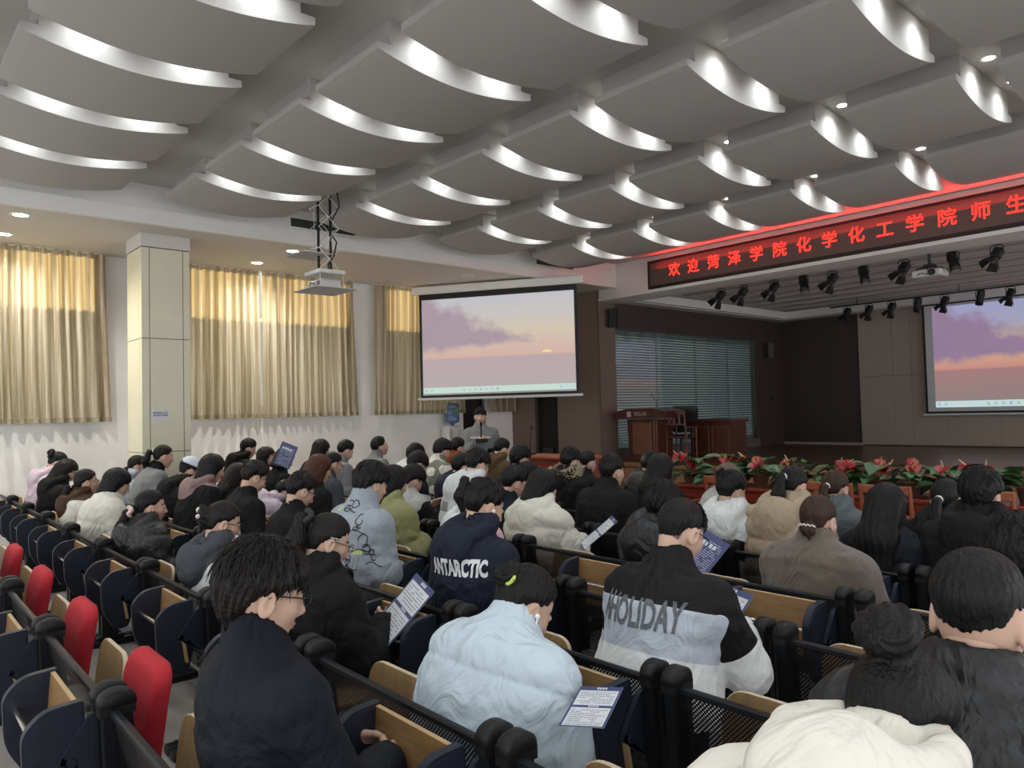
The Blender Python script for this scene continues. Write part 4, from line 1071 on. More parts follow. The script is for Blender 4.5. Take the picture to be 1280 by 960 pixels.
# seat position (x, y), height offset, torso length, forward lean and nod of each person
POS = {
    'guy': (-2.014, 0.890, 0.000, 0.468, -0.10, 0.30),
    'cream61': (-0.560, 0.858, 0.040, 0.580, 0.75, 0.75),
    'blue': (-2.000, 1.590, -0.068, 0.380, 0.36, 0.70),
    'blk60': (-0.518, 1.557, 0.000, 0.530, 0.15, 0.25),
    'holi': (-1.798, 2.285, 0.000, 0.485, 0.25, 0.55),
    'curl': (-3.206, 1.616, -0.007, 0.380, 0.08, 0.45),
    'cat': (-4.190, 2.338, 0.000, 0.535, 0.22, 0.35),
    'ant': (-3.001, 2.312, 0.000, 0.486, 0.20, 0.50),
    'clip': (-4.533, 1.646, -0.050, 0.380, 0.05, 0.40),
    'floral': (-6.041, 1.679, -0.074, 0.380, 0.05, 0.15),
    'whitebob': (-7.518, 1.711, 0.000, 0.411, 0.25, 0.45),
    'cream': (-8.318, 1.729, -0.012, 0.380, 0.08, 0.10),
    'blackhood': (-9.823, 1.762, 0.000, 0.423, 0.25, 0.55),
    'lilac': (-10.395, 1.775, 0.000, 0.497, 0.22, 0.60),
    'bluebun': (-9.589, 2.457, 0.000, 0.439, 0.22, 0.30),
    'pony': (-8.912, 2.442, 0.015, 0.580, 0.32, 0.25),
    'cap': (-7.866, 2.419, 0.000, 0.469, 0.30, 0.50),
    'pinkfur': (-7.194, 2.404, 0.000, 0.517, 0.28, 0.35),
    'gl15': (-6.119, 2.381, 0.000, 0.482, 0.25, 0.55),
    'gl17': (-5.086, 2.358, 0.000, 0.425, 0.15, 0.55),
    'man11': (-10.060, 3.867, 0.012, 0.580, 0.35, 0.45),
    'maroon': (-9.203, 3.848, 0.000, 0.476, 0.25, 0.00),
    'fly13': (-8.627, 3.836, 0.000, 0.464, 0.22, 0.50),
    'long14': (-8.099, 3.124, -0.044, 0.380, 0.12, 0.40),
    'paleback': (-7.605, 3.113, -0.045, 0.380, 0.80, 0.90),
    'red18': (-6.297, 3.084, 0.000, 0.491, 0.22, 0.30),
    's19': (-9.169, 4.548, 0.000, 0.544, 0.28, 0.30),
    'gray20': (-8.533, 4.534, 0.000, 0.547, 0.30, 0.50),
    'w21': (-7.387, 3.808, 0.000, 0.456, 0.22, 0.40),
    'gray25': (-8.749, 5.238, 0.000, 0.547, 0.20, -0.12),
    'h26': (-7.886, 5.219, 0.000, 0.458, 0.22, 0.50),
    'n27': (-6.815, 4.496, 0.000, 0.430, 0.25, 0.80),
    'camo': (-7.373, 5.208, 0.000, 0.536, 0.28, 0.45),
    'orange': (-7.966, 5.921, 0.000, 0.513, 0.25, 0.30),
    'plaid': (-4.912, 3.754, 0.000, 0.542, 0.28, 0.55),
    'navyhd': (-5.979, 4.477, 0.000, 0.428, 0.22, 0.40),
    'olivehood': (-7.052, 5.901, 0.000, 0.514, 0.25, 0.50),
    'olive34': (-4.967, 3.055, 0.000, 0.437, 0.18, 0.40),
    'lg35': (-5.744, 3.772, -0.022, 0.380, 0.15, 0.60),
    'pink38': (-3.886, 3.031, 0.000, 0.403, 0.15, 0.50),
    'd39': (-5.888, 5.175, 0.000, 0.476, 0.22, 0.40),
    'd40': (-4.404, 3.743, 0.000, 0.415, 0.25, 0.50),
    'kh41': (-4.924, 4.454, -0.012, 0.380, 0.12, 0.40),
    'cr42': (-3.995, 3.734, 0.000, 0.396, 0.15, 0.45),
    'fur43': (-5.137, 5.159, 0.000, 0.467, 0.22, 0.40),
    'fade44': (-5.504, 5.867, 0.000, 0.386, 0.12, 0.35),
    'b45': (-3.981, 4.433, 0.000, 0.476, 0.22, 0.20),
    'puff46': (-4.647, 5.848, 0.000, 0.399, 0.12, 0.40),
    'long47': (-4.001, 5.134, 0.000, 0.443, 0.18, 0.10),
    'hood48': (-2.887, 3.709, -0.018, 0.380, 0.10, 0.40),
    'bw50': (-2.837, 4.408, -0.003, 0.380, 0.10, 0.45),
    'cap51': (-3.318, 5.119, -0.019, 0.380, 0.10, 0.40),
    'beige52': (-2.435, 4.399, 0.000, 0.448, 0.22, 0.50),
    'gg53': (-2.452, 5.100, -0.019, 0.380, 0.10, 0.40),
    'brown54': (-1.858, 3.687, -0.025, 0.380, 0.02, 0.30),
    'navy55': (-1.811, 4.386, -0.022, 0.380, 0.08, 0.15),
    'pony56': (-1.729, 5.084, -0.041, 0.380, 0.05, 0.20),
    'man57': (-1.354, 4.376, 0.000, 0.465, 0.20, 0.25),
    'edge58': (-0.807, 2.964, 0.000, 0.413, 0.12, 0.30),
}
# ------------------------------------------------------------------ the audience
def hx(s):
    s = s.lstrip('#'); v = [int(s[i:i + 2], 16) / 255 for i in (0, 2, 4)]
    return tuple(a / 12.92 if a <= .04045 else ((a + .055) / 1.055) ** 2.4 for a in v)
C_black = cloth('black', (.0075, .0075, .008)); C_blackp = cloth('black_puffer', (.009, .009, .0105), .45, bump=.3, bs=45)
C_navy = cloth('navy', (.0075, .0095, .015), .7); C_dnavy = cloth('deep_navy', (.010, .014, .028), .6)
C_lblue = cloth('light_blue', hx('c0cfd9'), .55, bump=.15, bs=70, var=.03); C_cream = cloth('cream', hx('dcd8cc'), .6, bump=.3, bs=40, var=.03)
C_white = cloth('white', hx('d3d5d5'), .6, bump=.25, var=.03); C_offw = cloth('off_white', hx('d3d0c4'), .65, var=.05)
C_silver = cloth('silver_grey', hx('b0b7c2'), .35, bump=.5, bs=60); C_steel = cloth('steel_blue_grey', hx('959ca4'), .7); C_olive = cloth('olive_green', hx('8f8f63'), .6, bump=.3, bs=45)
C_gray = cloth('grey', hx('7d7f80'), .8); C_lgray = cloth('light_grey', hx('a9a8a3'), .7); C_dgray = cloth('charcoal', hx('44474c'), .85); C_khaki = cloth('khaki_grey', hx('757062'), .8)
C_lilac = cloth('pale_lilac', hx('c5b3c0'), .6, bump=.3, bs=45); C_pink = cloth('pale_pink', hx('c9a4a6'), .75); C_beige = cloth('beige', hx('a4937c'), .65, bump=.3, bs=45)
C_brown = cloth('brown_teddy', hx('6b5f54'), .95, bump=.9, bs=260, var=.18, sheen=.3); C_gg = cloth('grey_green', hx('596164'), .6, bump=.3, bs=45); C_oliveb = cloth('olive_brown', hx('55452c'), .85)
C_orange = cloth('rust_orange', hx('7c4520'), .8); C_maroon = cloth('maroon', hx('4a1016'), .8); C_pinkfur = cloth('dusty_pink_fleece', hx('8d7672'), .95, bump=.8, bs=160); C_camo = cloth('camo_grey', hx('77776c'), .8); C_collar = cloth('brown_collar', hx('42301f'), .85)
C_blgray = cloth('blue_grey', hx('a3acb9'), .8); C_plaid = cloth('plaid_grey', hx('8c8c87'), .8)
TIE_W = mat('tie_white', (.75, .75, .75), .6); TIE_L = mat('tie_lime', (.55, .70, .12), .6); TIE_T = mat('tie_teal', (.45, .62, .60), .6); TIE_B = mat('tie_black', (.01, .01, .01), .6)
TIE_F = mat('scrunchie_floral', (.72, .55, .50), .7, var=.35, vscale=60)

DEF = {}
def who(i, label, cloth_, **kw): DEF[i] = dict(label=label, cloth=cloth_, **kw)
who('guy', 'young man with glasses in a plain navy stand-collar jacket, closest to the camera', [C_navy], near=2, hs=1.10, hair='mop', hc='soft', acc=('glasses',), collar=.075, thick=.024, vol=.018, w=1.06, turn=-.12, arms='lap', colr=.076)
who('cream61', 'woman with a topknot bending forward in a cream hooded coat, bottom right', [C_cream], near=2, hair='bun', hc='black', pz=.088, bunr=.046, hood=.62, hup=.030, thick=.042, w=1.1, quilt=.34, puff=.016, wrinkle=.006, arms='lap', neck=.35, turn=-.15)
who('blue', 'woman in a light blue puffer jacket with white earbud, bending over', [C_lblue], near=2, hs=1.10, hair='bun', hc='black', pz=.035, bunr=.040, tie=(TIE_L, 'scr'), acc=('earbud',), thick=.058, collar=.07, colr=.088, quilt=.30, puff=.022, wrinkle=.005, w=1.22, neck=.30, turn=-.25, arms='lap')
who('blk60', 'man with cropped hair in a black quilted puffer, right edge foreground', [C_blackp], near=2, hair='crop', hc='black', thick=.045, quilt=.19, puff=.026, collar=.012, colr=.096, w=1.12, wrinkle=.008, arms='lap')
who('holi', 'man in a black, silver and white jacket lettered HOLIDAY across the back', [C_white, (C_black, 'OR(AND((s-.74)*.5,-arm),AND(arm,.20-sh,z-Nz+.30))'), (C_silver, 'AND((.74-s)*.5,(s-.38)*.5,-arm)')], near=2, hair='fade', hc='black', vol=.010, acc=('glasses',), thick=.032, collar=.035, w=1.10, wrinkle=.007, turn=-.12, blouson=1, arms=('lap', 'read'))
who('curl', 'woman with glasses and a black scrunchie reading a flyer in a black jacket', [C_black], near=2, hair='pony', hc='soft', tail=.2, pz=.06, tie=(TIE_B, 'scrunchie'), acc=('glasses', 'clip'), thick=.036, hood=.7, turn=-.2, arms=('lap', 'read'))
who('cat', 'curly-haired man in a grey-blue jacket printed with black line doodles', [C_steel], near=1, hair='mop', hc='black', thick=.038, collar=.07, colr=.086, w=1.12, wrinkle=.007)
who('ant', 'young man in a navy hooded jacket lettered ANTARCTIC', [C_dnavy], near=1, hair='short', hc='black', acc=('earbud',), hood=1.15, thick=.034, w=1.08, quilt=.16, puff=.006, turn=-.2, vol=.016)
who('clip', 'girl with a hair claw in a charcoal hooded top with white shoulders', [C_dgray, (C_white, 'OR(AND(arm,-hood),AND(abs(x)-.045-.30*(s-.40),-hood+.004))')], near=1, hair='clip', hc='soft', tie=(mat('claw_pearl', (.6, .55, .5), .3), 'claw'), acc=('glasses',), hood=1.2, turn=-.15)
who('floral', 'girl with a floral scrunchie and long ponytail in a black puffer coat', [C_blackp], near=1, hair='pony', hc='black', tail=.52, pz=-.045, tie=(TIE_F, 'scrunchie'), hood=1.0, thick=.045, quilt=.17, puff=.026, turn=-.15)
who('whitebob', 'girl with a short black bob in a white puffer coat', [C_offw], near=1, hair='bob', hc='black', thick=.048, quilt=.2, puff=.02, collar=.05, turn=-.2)
who('cream', 'girl with a low ponytail in a cream puffer coat with a brown collar', [C_offw, (C_collar, 'OR(hood,(s-.97)*.4)')], near=1, hair='pony', hc='soft', pz=-.05, tail=.3, tie=(TIE_W, 'b'), acc=('glasses',), thick=.042, hood=.75, collar=.05, quilt=.2, puff=.01)
who('blackhood', 'long-haired girl in a black hooded jacket with a white emblem', [C_black], hair='long', hc='soft', tail=.25, hood=1.05, near=1, turn=-.3)
who('lilac', 'girl with a black flower clip in a pale lilac hooded puffer by the wall', [C_lilac], hair='bun', hc='black', tie=(TIE_B, 'flower'), hood=1.1, thick=.045, near=1)
who('bluebun', 'girl with a low bun in a pale blue-grey hoodie left of the pillar', [C_blgray], hair='lowbun', hc='black', hood=.8, turn=-.2)
who('pony', 'girl with a swinging ponytail in a grey sweater in front of the pillar', [C_gray, (C_black, '(s-.99)*.4')], hair='pony', hc='black', pz=.03, tail=.30, tie=(TIE_W, 'b'), px=-.02, collar=.03)
who('cap', 'young man in a white baseball cap and black hooded coat', [C_black], near=1, hair='cap', hat=mat('cap_white_cloth', hx('cfd3dc'), .7), hood=1.0, thick=.035, acc=('glasses',))
who('pinkfur', 'girl with a black bob and dusty pink fleece collar on a black coat', [C_black, (C_pinkfur, 'OR(hood,(s-.98)*.4)')], hair='bob', hc='black', hood=.7, thick=.035)
who('gl15', 'man with glasses in a plain black sweatshirt, bowed behind the white-capped man', [C_black], near=1, hair='short', hc='soft', acc=('glasses',), collar=.02, thick=.024)
who('gl17', 'man with glasses in a black collared jacket beside the long red-haired woman', [C_black], near=1, hair='short', hc='soft', acc=('glasses',), collar=.045, thick=.026)
who('man11', 'man in a black hooded jacket by the wall right of the pillar', [C_black], hair='short', hood=.9, turn=-.1)
who('maroon', 'woman in maroon with her face turned up towards the right', [C_maroon], hair='bob', hc='black', turn=-.7)
who('fly13', 'person in black raising a navy flyer near the wall', [C_black], hair='bob', hc='black', arms=('lap', 'high'))
who('long14', 'long-haired person in black behind the bowed man with glasses', [C_black], hair='long', hc='soft', tail=.22)
who('paleback', 'person in a pale pink padded jacket bent right over', [C_lilac], hair='short', thick=.045, quilt=.2, puff=.01, hood=.8)
who('red18', 'woman with long straight red-brown hair and glasses in black', [C_black], hair='long', hc='red', tail=.42, acc=('glasses',), near=1)
who('s19', 'person with short black hair and dark coat against the white wall', [C_black], hair='bob', hc='black')
who('gray20', 'man in a light grey work jacket looking down by the wall', [C_gray], hair='short', hc='black', collar=.05)
who('w21', 'woman with glasses in a dark grey coat looking down, right of the red-haired woman', [C_dgray], hair='lowbun', hc='black', acc=('glasses',))
who('gray25', 'man in a grey work jacket looking up at the screen', [C_gray], hair='short', hc='black', collar=.05, turn=-.15)
who('h26', 'dark-haired person in a white hoodie seated by the wall near the dispenser', [C_white], hair='mop', hc='black', hood=.9)
who('n27', 'person in a navy and white jacket with head bowed low', [C_navy, (C_white, 'OR(hood,(.62-s)*.4)')], hair='mop', hc='black', hood=.9)
who('camo', 'person with a dark bowl cut in a mottled grey and white jacket', [C_offw, (C_camo, 'nz+.6*n2-.05')], hair='mop', hc='black', thick=.035)
who('orange', 'man in a rust-orange hooded top in front of the water dispenser', [C_orange], hair='short', hc='black', hood=.8)
who('plaid', 'man with glasses in a white hooded jacket with grey plaid', [C_white, (C_plaid, 'AND(OR(AND(np.sin(x*26)-.35,.45-np.sin(z*24)),AND(.35-np.sin(x*26),np.sin(z*24)-.45)),-hood,.9-s)')], near=1, hair='short', hc='black', hood=1.1, thick=.036, acc=('glasses',))
who('navyhd', 'person in a dark navy hooded coat behind the plaid jacket', [C_dnavy], hair='short', hc='black', hood=1.2)
who('olivehood', 'man in an olive-brown hooded jacket in front of the standing speaker', [C_oliveb], hair='short', hc='black', hood=1.0, thick=.035)
who('olive34', 'long-haired woman in an olive green puffer jacket', [C_olive], near=1, hair='long', hc='black', tail=.2, thick=.055, quilt=.22, puff=.022, collar=.05, hood=.6)
who('lg35', 'person in a light grey and black jacket leaning over a desk', [C_lgray, (C_black, 'AND(arm,x-.1,z-Nz+.2)')], hair='mop', hc='black', thick=.04, arms='desk', acc=('glasses',))
who('pink38', 'girl in a pale pink hoodie with a pale teal hair tie', [C_pink, (C_white, 'hood')], near=1, hair='pony', hc='soft', pz=.06, tail=.22, tie=(TIE_T, 'b'), hood=.9)
who('d39', 'person with bushy black hair in dark clothes near the brown wall', [C_black], hair='mop', hc='black')
who('d40', 'person in dark navy looking down beside the khaki jacket', [C_navy], hair='short', hc='black', collar=.04)
who('kh41', 'man with short hair in a khaki grey jacket', [C_khaki], hair='short', hc='black', collar=.05)
who('cr42', 'long-haired woman in a cream quilted puffer holding out a flyer', [C_offw], near=1, hair='bob', hc='black', hood=1.0, thick=.055, quilt=.14, puff=.024, arms=('lap', 'read'), turn=-.3)
who('fur43', 'person in a black parka with a tan fur-trimmed hood', [C_black], near=1, hair='short', hc='black', hood=1.0, fur=1, thick=.04)
who('fade44', 'man with faded short hair beyond the fur-trimmed parka', [C_black], hair='fade', hc='black')
who('b45', 'man in a black shirt-collared jacket right of the fur-trimmed parka', [C_black], near=1, hair='short', hc='soft', vol=.016, collar=.045, thick=.032, w=1.1)
who('puff46', 'person in a black horizontally quilted puffer near the stage steps', [C_blackp], hair='short', hc='black', hood=1.2, thick=.05, quilt=.085, puff=.016)
who('long47', 'woman with long straight black hair facing the stage, left of the capped person', [C_black], hair='long', hc='black', tail=.42, near=1)
who('hood48', 'person in a black coat with a bulky hood behind the HOLIDAY jacket', [C_blackp], near=1, hair='mop', hc='black', hood=1.45, thick=.045)
who('bw50', 'young man in a white and black colour-block jacket', [C_white, (C_black, 'AND((.17-abs(s-.50+(x-.10)*.9))*.4,x,-hood)')], near=1, hair='short', hc='black', hood=1.1, thick=.036, turn=-.15, arms=('lap', 'read'))
who('cap51', 'person in a brown cap and grey hooded top before the flower row', [C_lgray], hair='cap', hat=mat('cap_brown_cloth', hx('5e4c40'), .8), hood=1.0, near=1)
who('beige52', 'woman in a beige quilted coat, ponytail tied with a white band', [C_beige], near=1, hair='pony', hc='black', pz=.0, tail=.2, tie=(TIE_W, 'b'), hood=1.35, thick=.055, quilt=.12, puff=.020)
who('gg53', 'woman in a grey-green puffer, long ponytail with a white tie', [C_gg], near=1, hair='pony', hc='brown', pz=-.03, tail=.34, tie=(TIE_W, 'b'), hood=.8, thick=.045, quilt=.2, puff=.02)
who('brown54', 'woman in a brown teddy-fleece coat with a beaded low bun', [C_brown], near=1, hair='lowbun', hc='brown', tie=(mat('pearl', (.7, .66, .6), .25), 'pearls'), thick=.042, collar=.055, colr=.084, w=1.12, wrinkle=.003)
who('navy55', 'woman with very long straight black hair in a dark navy coat', [C_navy], near=1, hair='long', hc='black', tail=.46, thick=.03)
who('pony56', 'woman in black with a full ponytail in a thick white band', [C_black], near=1, hair='pony', hc='black', pz=-.02, tail=.36, tie=(TIE_W, 'b'), hood=.8, thick=.034, w=1.1)
who('man57', 'man in a black hooded jacket with collar-length hair, far right', [C_black], near=1, hair='mop', hc='black', hood=.9, thick=.034, w=1.1)
who('edge58', 'dark-haired person in navy cut off by the right edge of the photo', [C_navy], near=1, hair='mop', hc='black', thick=.03, collar=.05)

# which sections stand in view, and who sits on them
SEATED = {}
for i_, (x_, y_, dz_, L_, ln_, nd_) in POS.items():
    k = round((y_ - 1.58 + .022 * (x_ + 1.55)) / .70); n = math.floor((x_ + 1.55) / PW); u = x_ + 1.55 - n * PW
    SEATED.setdefault((n, k), []).append((0 if u < PW * .5 else 1, i_))
DOWN = {(-1, 2), (-1, 4), (-3, 3)}
def in_view(n, k):
    c = SC.camera.matrix_world.inverted()
    for x in (0, PW):
        for z in (.0, .4, .75):
            p = c @ Vector((-1.55 + PW * n + x, 1.36 + .70 * k, z))
            if p.z < -.2 and abs(p.x / -p.z) < .72 and abs(p.y / -p.z) < .56: return True
    return False
rown = {-1: 'rear row with the red seats', 0: 'second row from the back', 1: 'third row from the back', 2: 'fourth row from the back', 3: 'fifth row from the back', 4: 'sixth row from the back', 5: 'second row behind the red tables', 6: 'row nearest the red tables'}
cols = lambda n: 'far right end' if n >= 0 else ['rightmost but one', 'third from right', 'fourth from right', 'fifth from right', 'sixth from right', 'seventh from right', 'eighth from right', 'ninth from right'][min(7, -n - 1)]
for k in range(-1, 7):
    n0 = -9 if k <= 0 else (-8 if k == 1 else -7)
    for n in range(n0, 2):
        if not in_view(n, k): continue
        P_ = SEATED.get((n, k), []); occ = [0, 0]
        for sx, i_ in P_: occ[sx] = 1
        lab = 'black bench section in the %s, %s' % (rown[k], cols(n)) if n < 1 else 'black bench section in the %s, cut off by the right edge' % rown[k]
        if P_:
            s_ = DEF[P_[0][1]]['label'].split(',')[0].split()
            while len(s_) > 10: s_ = s_[:-1]
            while s_[-1] in ('a', 'an', 'the', 'in', 'and', 'of', 'with', 'by', 'on'): s_ = s_[:-1]
            lab = 'black two-seat bench section under the ' + ' '.join(s_)
        else: lab = lab.replace('black bench', 'empty black bench')
        bench(n, k, lab, (n, k) in DOWN, occ, k == -1)
MADE = {}
for k_, (i_, (x_, y_, dz_, L_, ln_, nd_)) in enumerate(POS.items()):
    d_ = dict(DEF[i_]); d_.update(pos=(x_, y_, dz_), L=L_, lean=ln_, nod=nd_, seed=k_ + 1)
    MADE[i_] = person(d_)

# ---- lettering and marks that follow the cloth
def on_cloth(pid, V, Fs, name, m, lift=.0025, az=0.0):
    root, K = MADE[pid]; me = K['jacket'].data
    bv = BVHTree.FromPolygons([v.co.copy() for v in me.vertices], [tuple(p.vertices) for p in me.polygons])
    out = []
    for p in V:
        dr = Vector((-math.sin(az), math.cos(az), 0)); o = Vector((p[0] * math.cos(az), p[0] * math.sin(az) + .1 * (az != 0), p[2]))
        h = bv.ray_cast(o - dr * 1.2, dr)
        out.append(tuple(h[0] - dr * lift) + ((h[0] - o).dot(dr),) if h[0] else (0, 0, 0, 9.0))
    Fs = [f for f in Fs if all(out[i][3] < 8 for i in f) and max(out[i][3] for i in f) - min(out[i][3] for i in f) < .05]
    out = [q[:3] for q in out]
    used = sorted({i for f in Fs for i in f}); ren = {a: b for b, a in enumerate(used)}
    mb = MB(); mb.add([out[i] for i in used], [tuple(ren[i] for i in f) for f in Fs]); return mb.build(name, m, root)
def fine_text(s, size, wide, off):
    V, Fs = text_mesh(s, size, off)
    xs = [v[0] for v in V]; k = wide / (max(xs) - min(xs)); c = (max(xs) + min(xs)) / 2
    return [((v[0] - c) * k, 0, v[1]) for v in V], Fs
import bmesh
def subdivided(V, Fs, L):
    b = bmesh.new(); vs = [b.verts.new(v) for v in V]
    for f in Fs:
        try: b.faces.new([vs[i] for i in f])
        except ValueError: pass
    bmesh.ops.triangulate(b, faces=b.faces)
    for _ in range(3):
        es = [e for e in b.edges if e.calc_length() > L]
        if not es: break
        bmesh.ops.subdivide_edges(b, edges=es, cuts=1); bmesh.ops.triangulate(b, faces=b.faces)
    b.verts.index_update(); r = [tuple(v.co) for v in b.verts], [tuple(v.index for v in f.verts) for f in b.faces]; b.free(); return r
V_, F_ = fine_text('ANTARCTIC', .105, .305, .005); V_, F_ = subdivided(V_, F_, .012)
on_cloth('ant', [(x + .045, y, z + .855) for x, y, z in V_], F_, 'lettering', mat('print_white', (.72, .72, .74), .6), az=.22)
V_, F_ = fine_text('AHOLIDAY', .14, .375, .004); V_, F_ = subdivided(V_, F_, .012)
on_cloth('holi', [(x - .01, y, z * 1.0 + .845) for x, y, z in V_], F_, 'lettering', mat('print_grey', (.10, .11, .12), .7, var=.5, vscale=150))
def doodle(pid, cx, cz, s, seed):
    rs = random.Random(seed); V = []; Fs = []
    def stroke(pts, w=.0028):
        for a, b in zip(pts, pts[1:]):
            dx, dz = b[0] - a[0], b[1] - a[1]; l = math.hypot(dx, dz) + 1e-6; nx, nz = -dz / l * w, dx / l * w
            o = len(V); V.extend([(a[0] + nx, 0, a[1] + nz), (a[0] - nx, 0, a[1] - nz), (b[0] - nx, 0, b[1] - nz), (b[0] + nx, 0, b[1] + nz)]); Fs.append((o, o + 1, o + 2, o + 3))
    n = 18
    for q in range(3):
        ox, oz = cx + rs.uniform(-.5, .5) * s, cz + rs.uniform(-.6, .6) * s; r = rs.uniform(.25, .55) * s; e = rs.uniform(.5, 1.4); a0 = rs.uniform(0, 6)
        stroke([(ox + r * math.cos(a0 + t) * (1 + .2 * math.sin(3 * t + q)), oz + r * e * math.sin(a0 + t)) for t in np.linspace(0, 5.0, n)])
    x0 = cx - s; stroke([(x0 + 2 * s * t, cz - s * .8 + .25 * s * math.sin(5 * t)) for t in np.linspace(0, 1, 9)])
    return V, Fs
VV, FF = [], []
for q, (cx, cz, s) in enumerate([(.0, 1.06, .045), (.10, .95, .05), (.13, .84, .06), (-.02, .86, .05), (-.14, .92, .045), (.20, .76, .05), (.05, .74, .05)]):
    a, b = doodle('cat', cx, cz, s, q + 3); o = len(VV); VV += a; FF += [tuple(i + o for i in f) for f in b]
on_cloth('cat', VV, FF, 'doodle_print', mat('print_black', (.012, .012, .014), .7), .003, az=.55)
VV, FF = [], []
for cx, cz in ((-.10, 1.03), (.10, .79)):
    o = len(VV); VV += [(cx - .03, 0, cz - .012), (cx + .03, 0, cz - .016), (cx + .034, 0, cz + .014), (cx - .026, 0, cz + .018)]; FF.append((o, o + 1, o + 2, o + 3))
VV, FF = subdivided(VV, FF, .02); on_cloth('cat', VV, FF, 'lime_patch', mat('print_lime', (.42, .48, .20), .7), .002, az=.55)
VV = [(-.02 + .035 * math.cos(a) * (1 if i % 2 else .55), 0, .80 + .035 * math.sin(a) * (1 if i % 2 else .6)) for i, a in enumerate(np.linspace(0, 2 * PI, 13)[:-1])]
on_cloth('blackhood', VV, [tuple(range(12))], 'emblem', mat('print_white', (.72, .72, .74), .6), .004)
# ------------------------------------------------------------------ screens
def sunset(name, c, gain):
    m = bpy.data.materials.new(name); m.use_nodes = True; nt = m.node_tree; nt.nodes.remove(nt.nodes['Principled BSDF'])
    tc = _n(nt, 'ShaderNodeTexCoord'); sp = _n(nt, 'ShaderNodeSeparateXYZ'); nt.links.new(tc.outputs['Generated'], sp.inputs[0])
    def math_(op, a, b=None, clamp=False):
        n = _n(nt, 'ShaderNodeMath', operation=op, use_clamp=clamp)
        for i, v in enumerate((a, b)):
            if v is None: continue
            if isinstance(v, (int, float)): n.inputs[i].default_value = v
            else: nt.links.new(v, n.inputs[i])
        return n.outputs[0]
    def mix(f, a, b):
        n = _n(nt, 'ShaderNodeMix', data_type='RGBA')
        for i, v in ((0, f), (6, a), (7, b)):
            if isinstance(v, tuple): n.inputs[i].default_value = (*v, 1)
            elif isinstance(v, (int, float)): n.inputs[i].default_value = v
            else: nt.links.new(v, n.inputs[i])
        return n.outputs[2]
    u, v = sp.outputs[0], sp.outputs[2]
    cr = _n(nt, 'ShaderNodeValToRGB'); e = cr.color_ramp.elements; e[0].position = .0; e[0].color = (*c['sea0'], 1); e[1].position = 1.0; e[1].color = (*c['top'], 1)
    for p, k in ((.36, 'sea1'), (.375, 'hor'), (.47, 'peach'), (.62, 'yel'), (.80, 'pale')): q = e.new(p); q.color = (*c[k], 1)
    wv = math_('ADD', v, math_('MULTIPLY', math_('SUBTRACT', u, .5), .02)); nt.links.new(v, cr.inputs[0])
    def noise_(sx, sz, sc, det=7, off=0):
        mp = _n(nt, 'ShaderNodeMapping'); mp.inputs['Scale'].default_value = (sx, 1, sz); mp.inputs['Location'].default_value = (off, off, off)
        nt.links.new(tc.outputs['Generated'], mp.inputs[0]); nz = _n(nt, 'ShaderNodeTexNoise'); nz.inputs['Scale'].default_value = sc; nz.inputs['Detail'].default_value = det; nz.inputs['Roughness'].default_value = .6
        nt.links.new(mp.outputs[0], nz.inputs['Vector']); return nz.outputs['Fac']
    # big cloud bank, upper left, sloping down to the right
    edge = math_('SUBTRACT', math_('SUBTRACT', 1.12, math_('MULTIPLY', u, .85)), v)
    low = math_('SUBTRACT', v, math_('ADD', .43, math_('MULTIPLY', u, .10)))
    d = math_('MINIMUM', edge, math_('MULTIPLY', low, 1.6)); d = math_('ADD', d, math_('MULTIPLY', math_('SUBTRACT', noise_(1.6, 1.5, 3.2), .44), .62))
    cl = math_('MULTIPLY', d, 6.0, True)
    col = mix(cl, cr.outputs[0], mix(noise_(1, 1, 4, 5, 3), c['cl0'], c['cl1']))
    # small streaks over the horizon on the right
    st = math_('MULTIPLY', math_('SUBTRACT', noise_(2.2, 5, 3, 5, 8), .60), 5.0, True); st = math_('MULTIPLY', st, math_('MULTIPLY', math_('SUBTRACT', v, .39), 8.0, True)); st = math_('MULTIPLY', st, math_('MULTIPLY', math_('SUBTRACT', .72, v), 5.0, True))
    col = mix(math_('MULTIPLY', st, .6), col, c['cl1'])
    # the setting sun
    du = math_('MULTIPLY', math_('SUBTRACT', u, .825), 34.0); dv = math_('MULTIPLY', math_('SUBTRACT', v, .395), 62.0)
    r2 = math_('ADD', math_('MULTIPLY', du, du), math_('MULTIPLY', dv, dv)); sn = math_('MULTIPLY', math_('SUBTRACT', 1.25, r2), 3.0, True); sn = math_('MULTIPLY', sn, math_('GREATER_THAN', v, .388))
    col = mix(sn, col, c['sun'])
    # taskbar with its icons
    bar = math_('LESS_THAN', v, .062); col = mix(bar, col, c['bar'])
    iu = math_('FRACT', math_('MULTIPLY', u, 27.0)); ic = math_('MULTIPLY', math_('GREATER_THAN', iu, .35), math_('LESS_THAN', iu, .72))
    rg = math_('ADD', math_('MULTIPLY', math_('GREATER_THAN', u, .25), math_('LESS_THAN', u, .52)), math_('ADD', math_('LESS_THAN', u, .07), math_('GREATER_THAN', u, .90)))
    ic = math_('MULTIPLY', math_('MULTIPLY', ic, rg), math_('MULTIPLY', math_('GREATER_THAN', v, .018), math_('LESS_THAN', v, .045)))
    nz = _n(nt, 'ShaderNodeTexVoronoi'); nz.inputs['Scale'].default_value = 26; nt.links.new(tc.outputs['Generated'], nz.inputs['Vector'])
    col = mix(math_('MULTIPLY', ic, .55), col, mix(.5, nz.outputs['Color'], c['icon']))
    em = _n(nt, 'ShaderNodeEmission'); nt.links.new(col, em.inputs[0]); em.inputs[1].default_value = gain
    nt.links.new(em.outputs[0], nt.nodes['Material Output'].inputs[0]); return m
H_ = hx
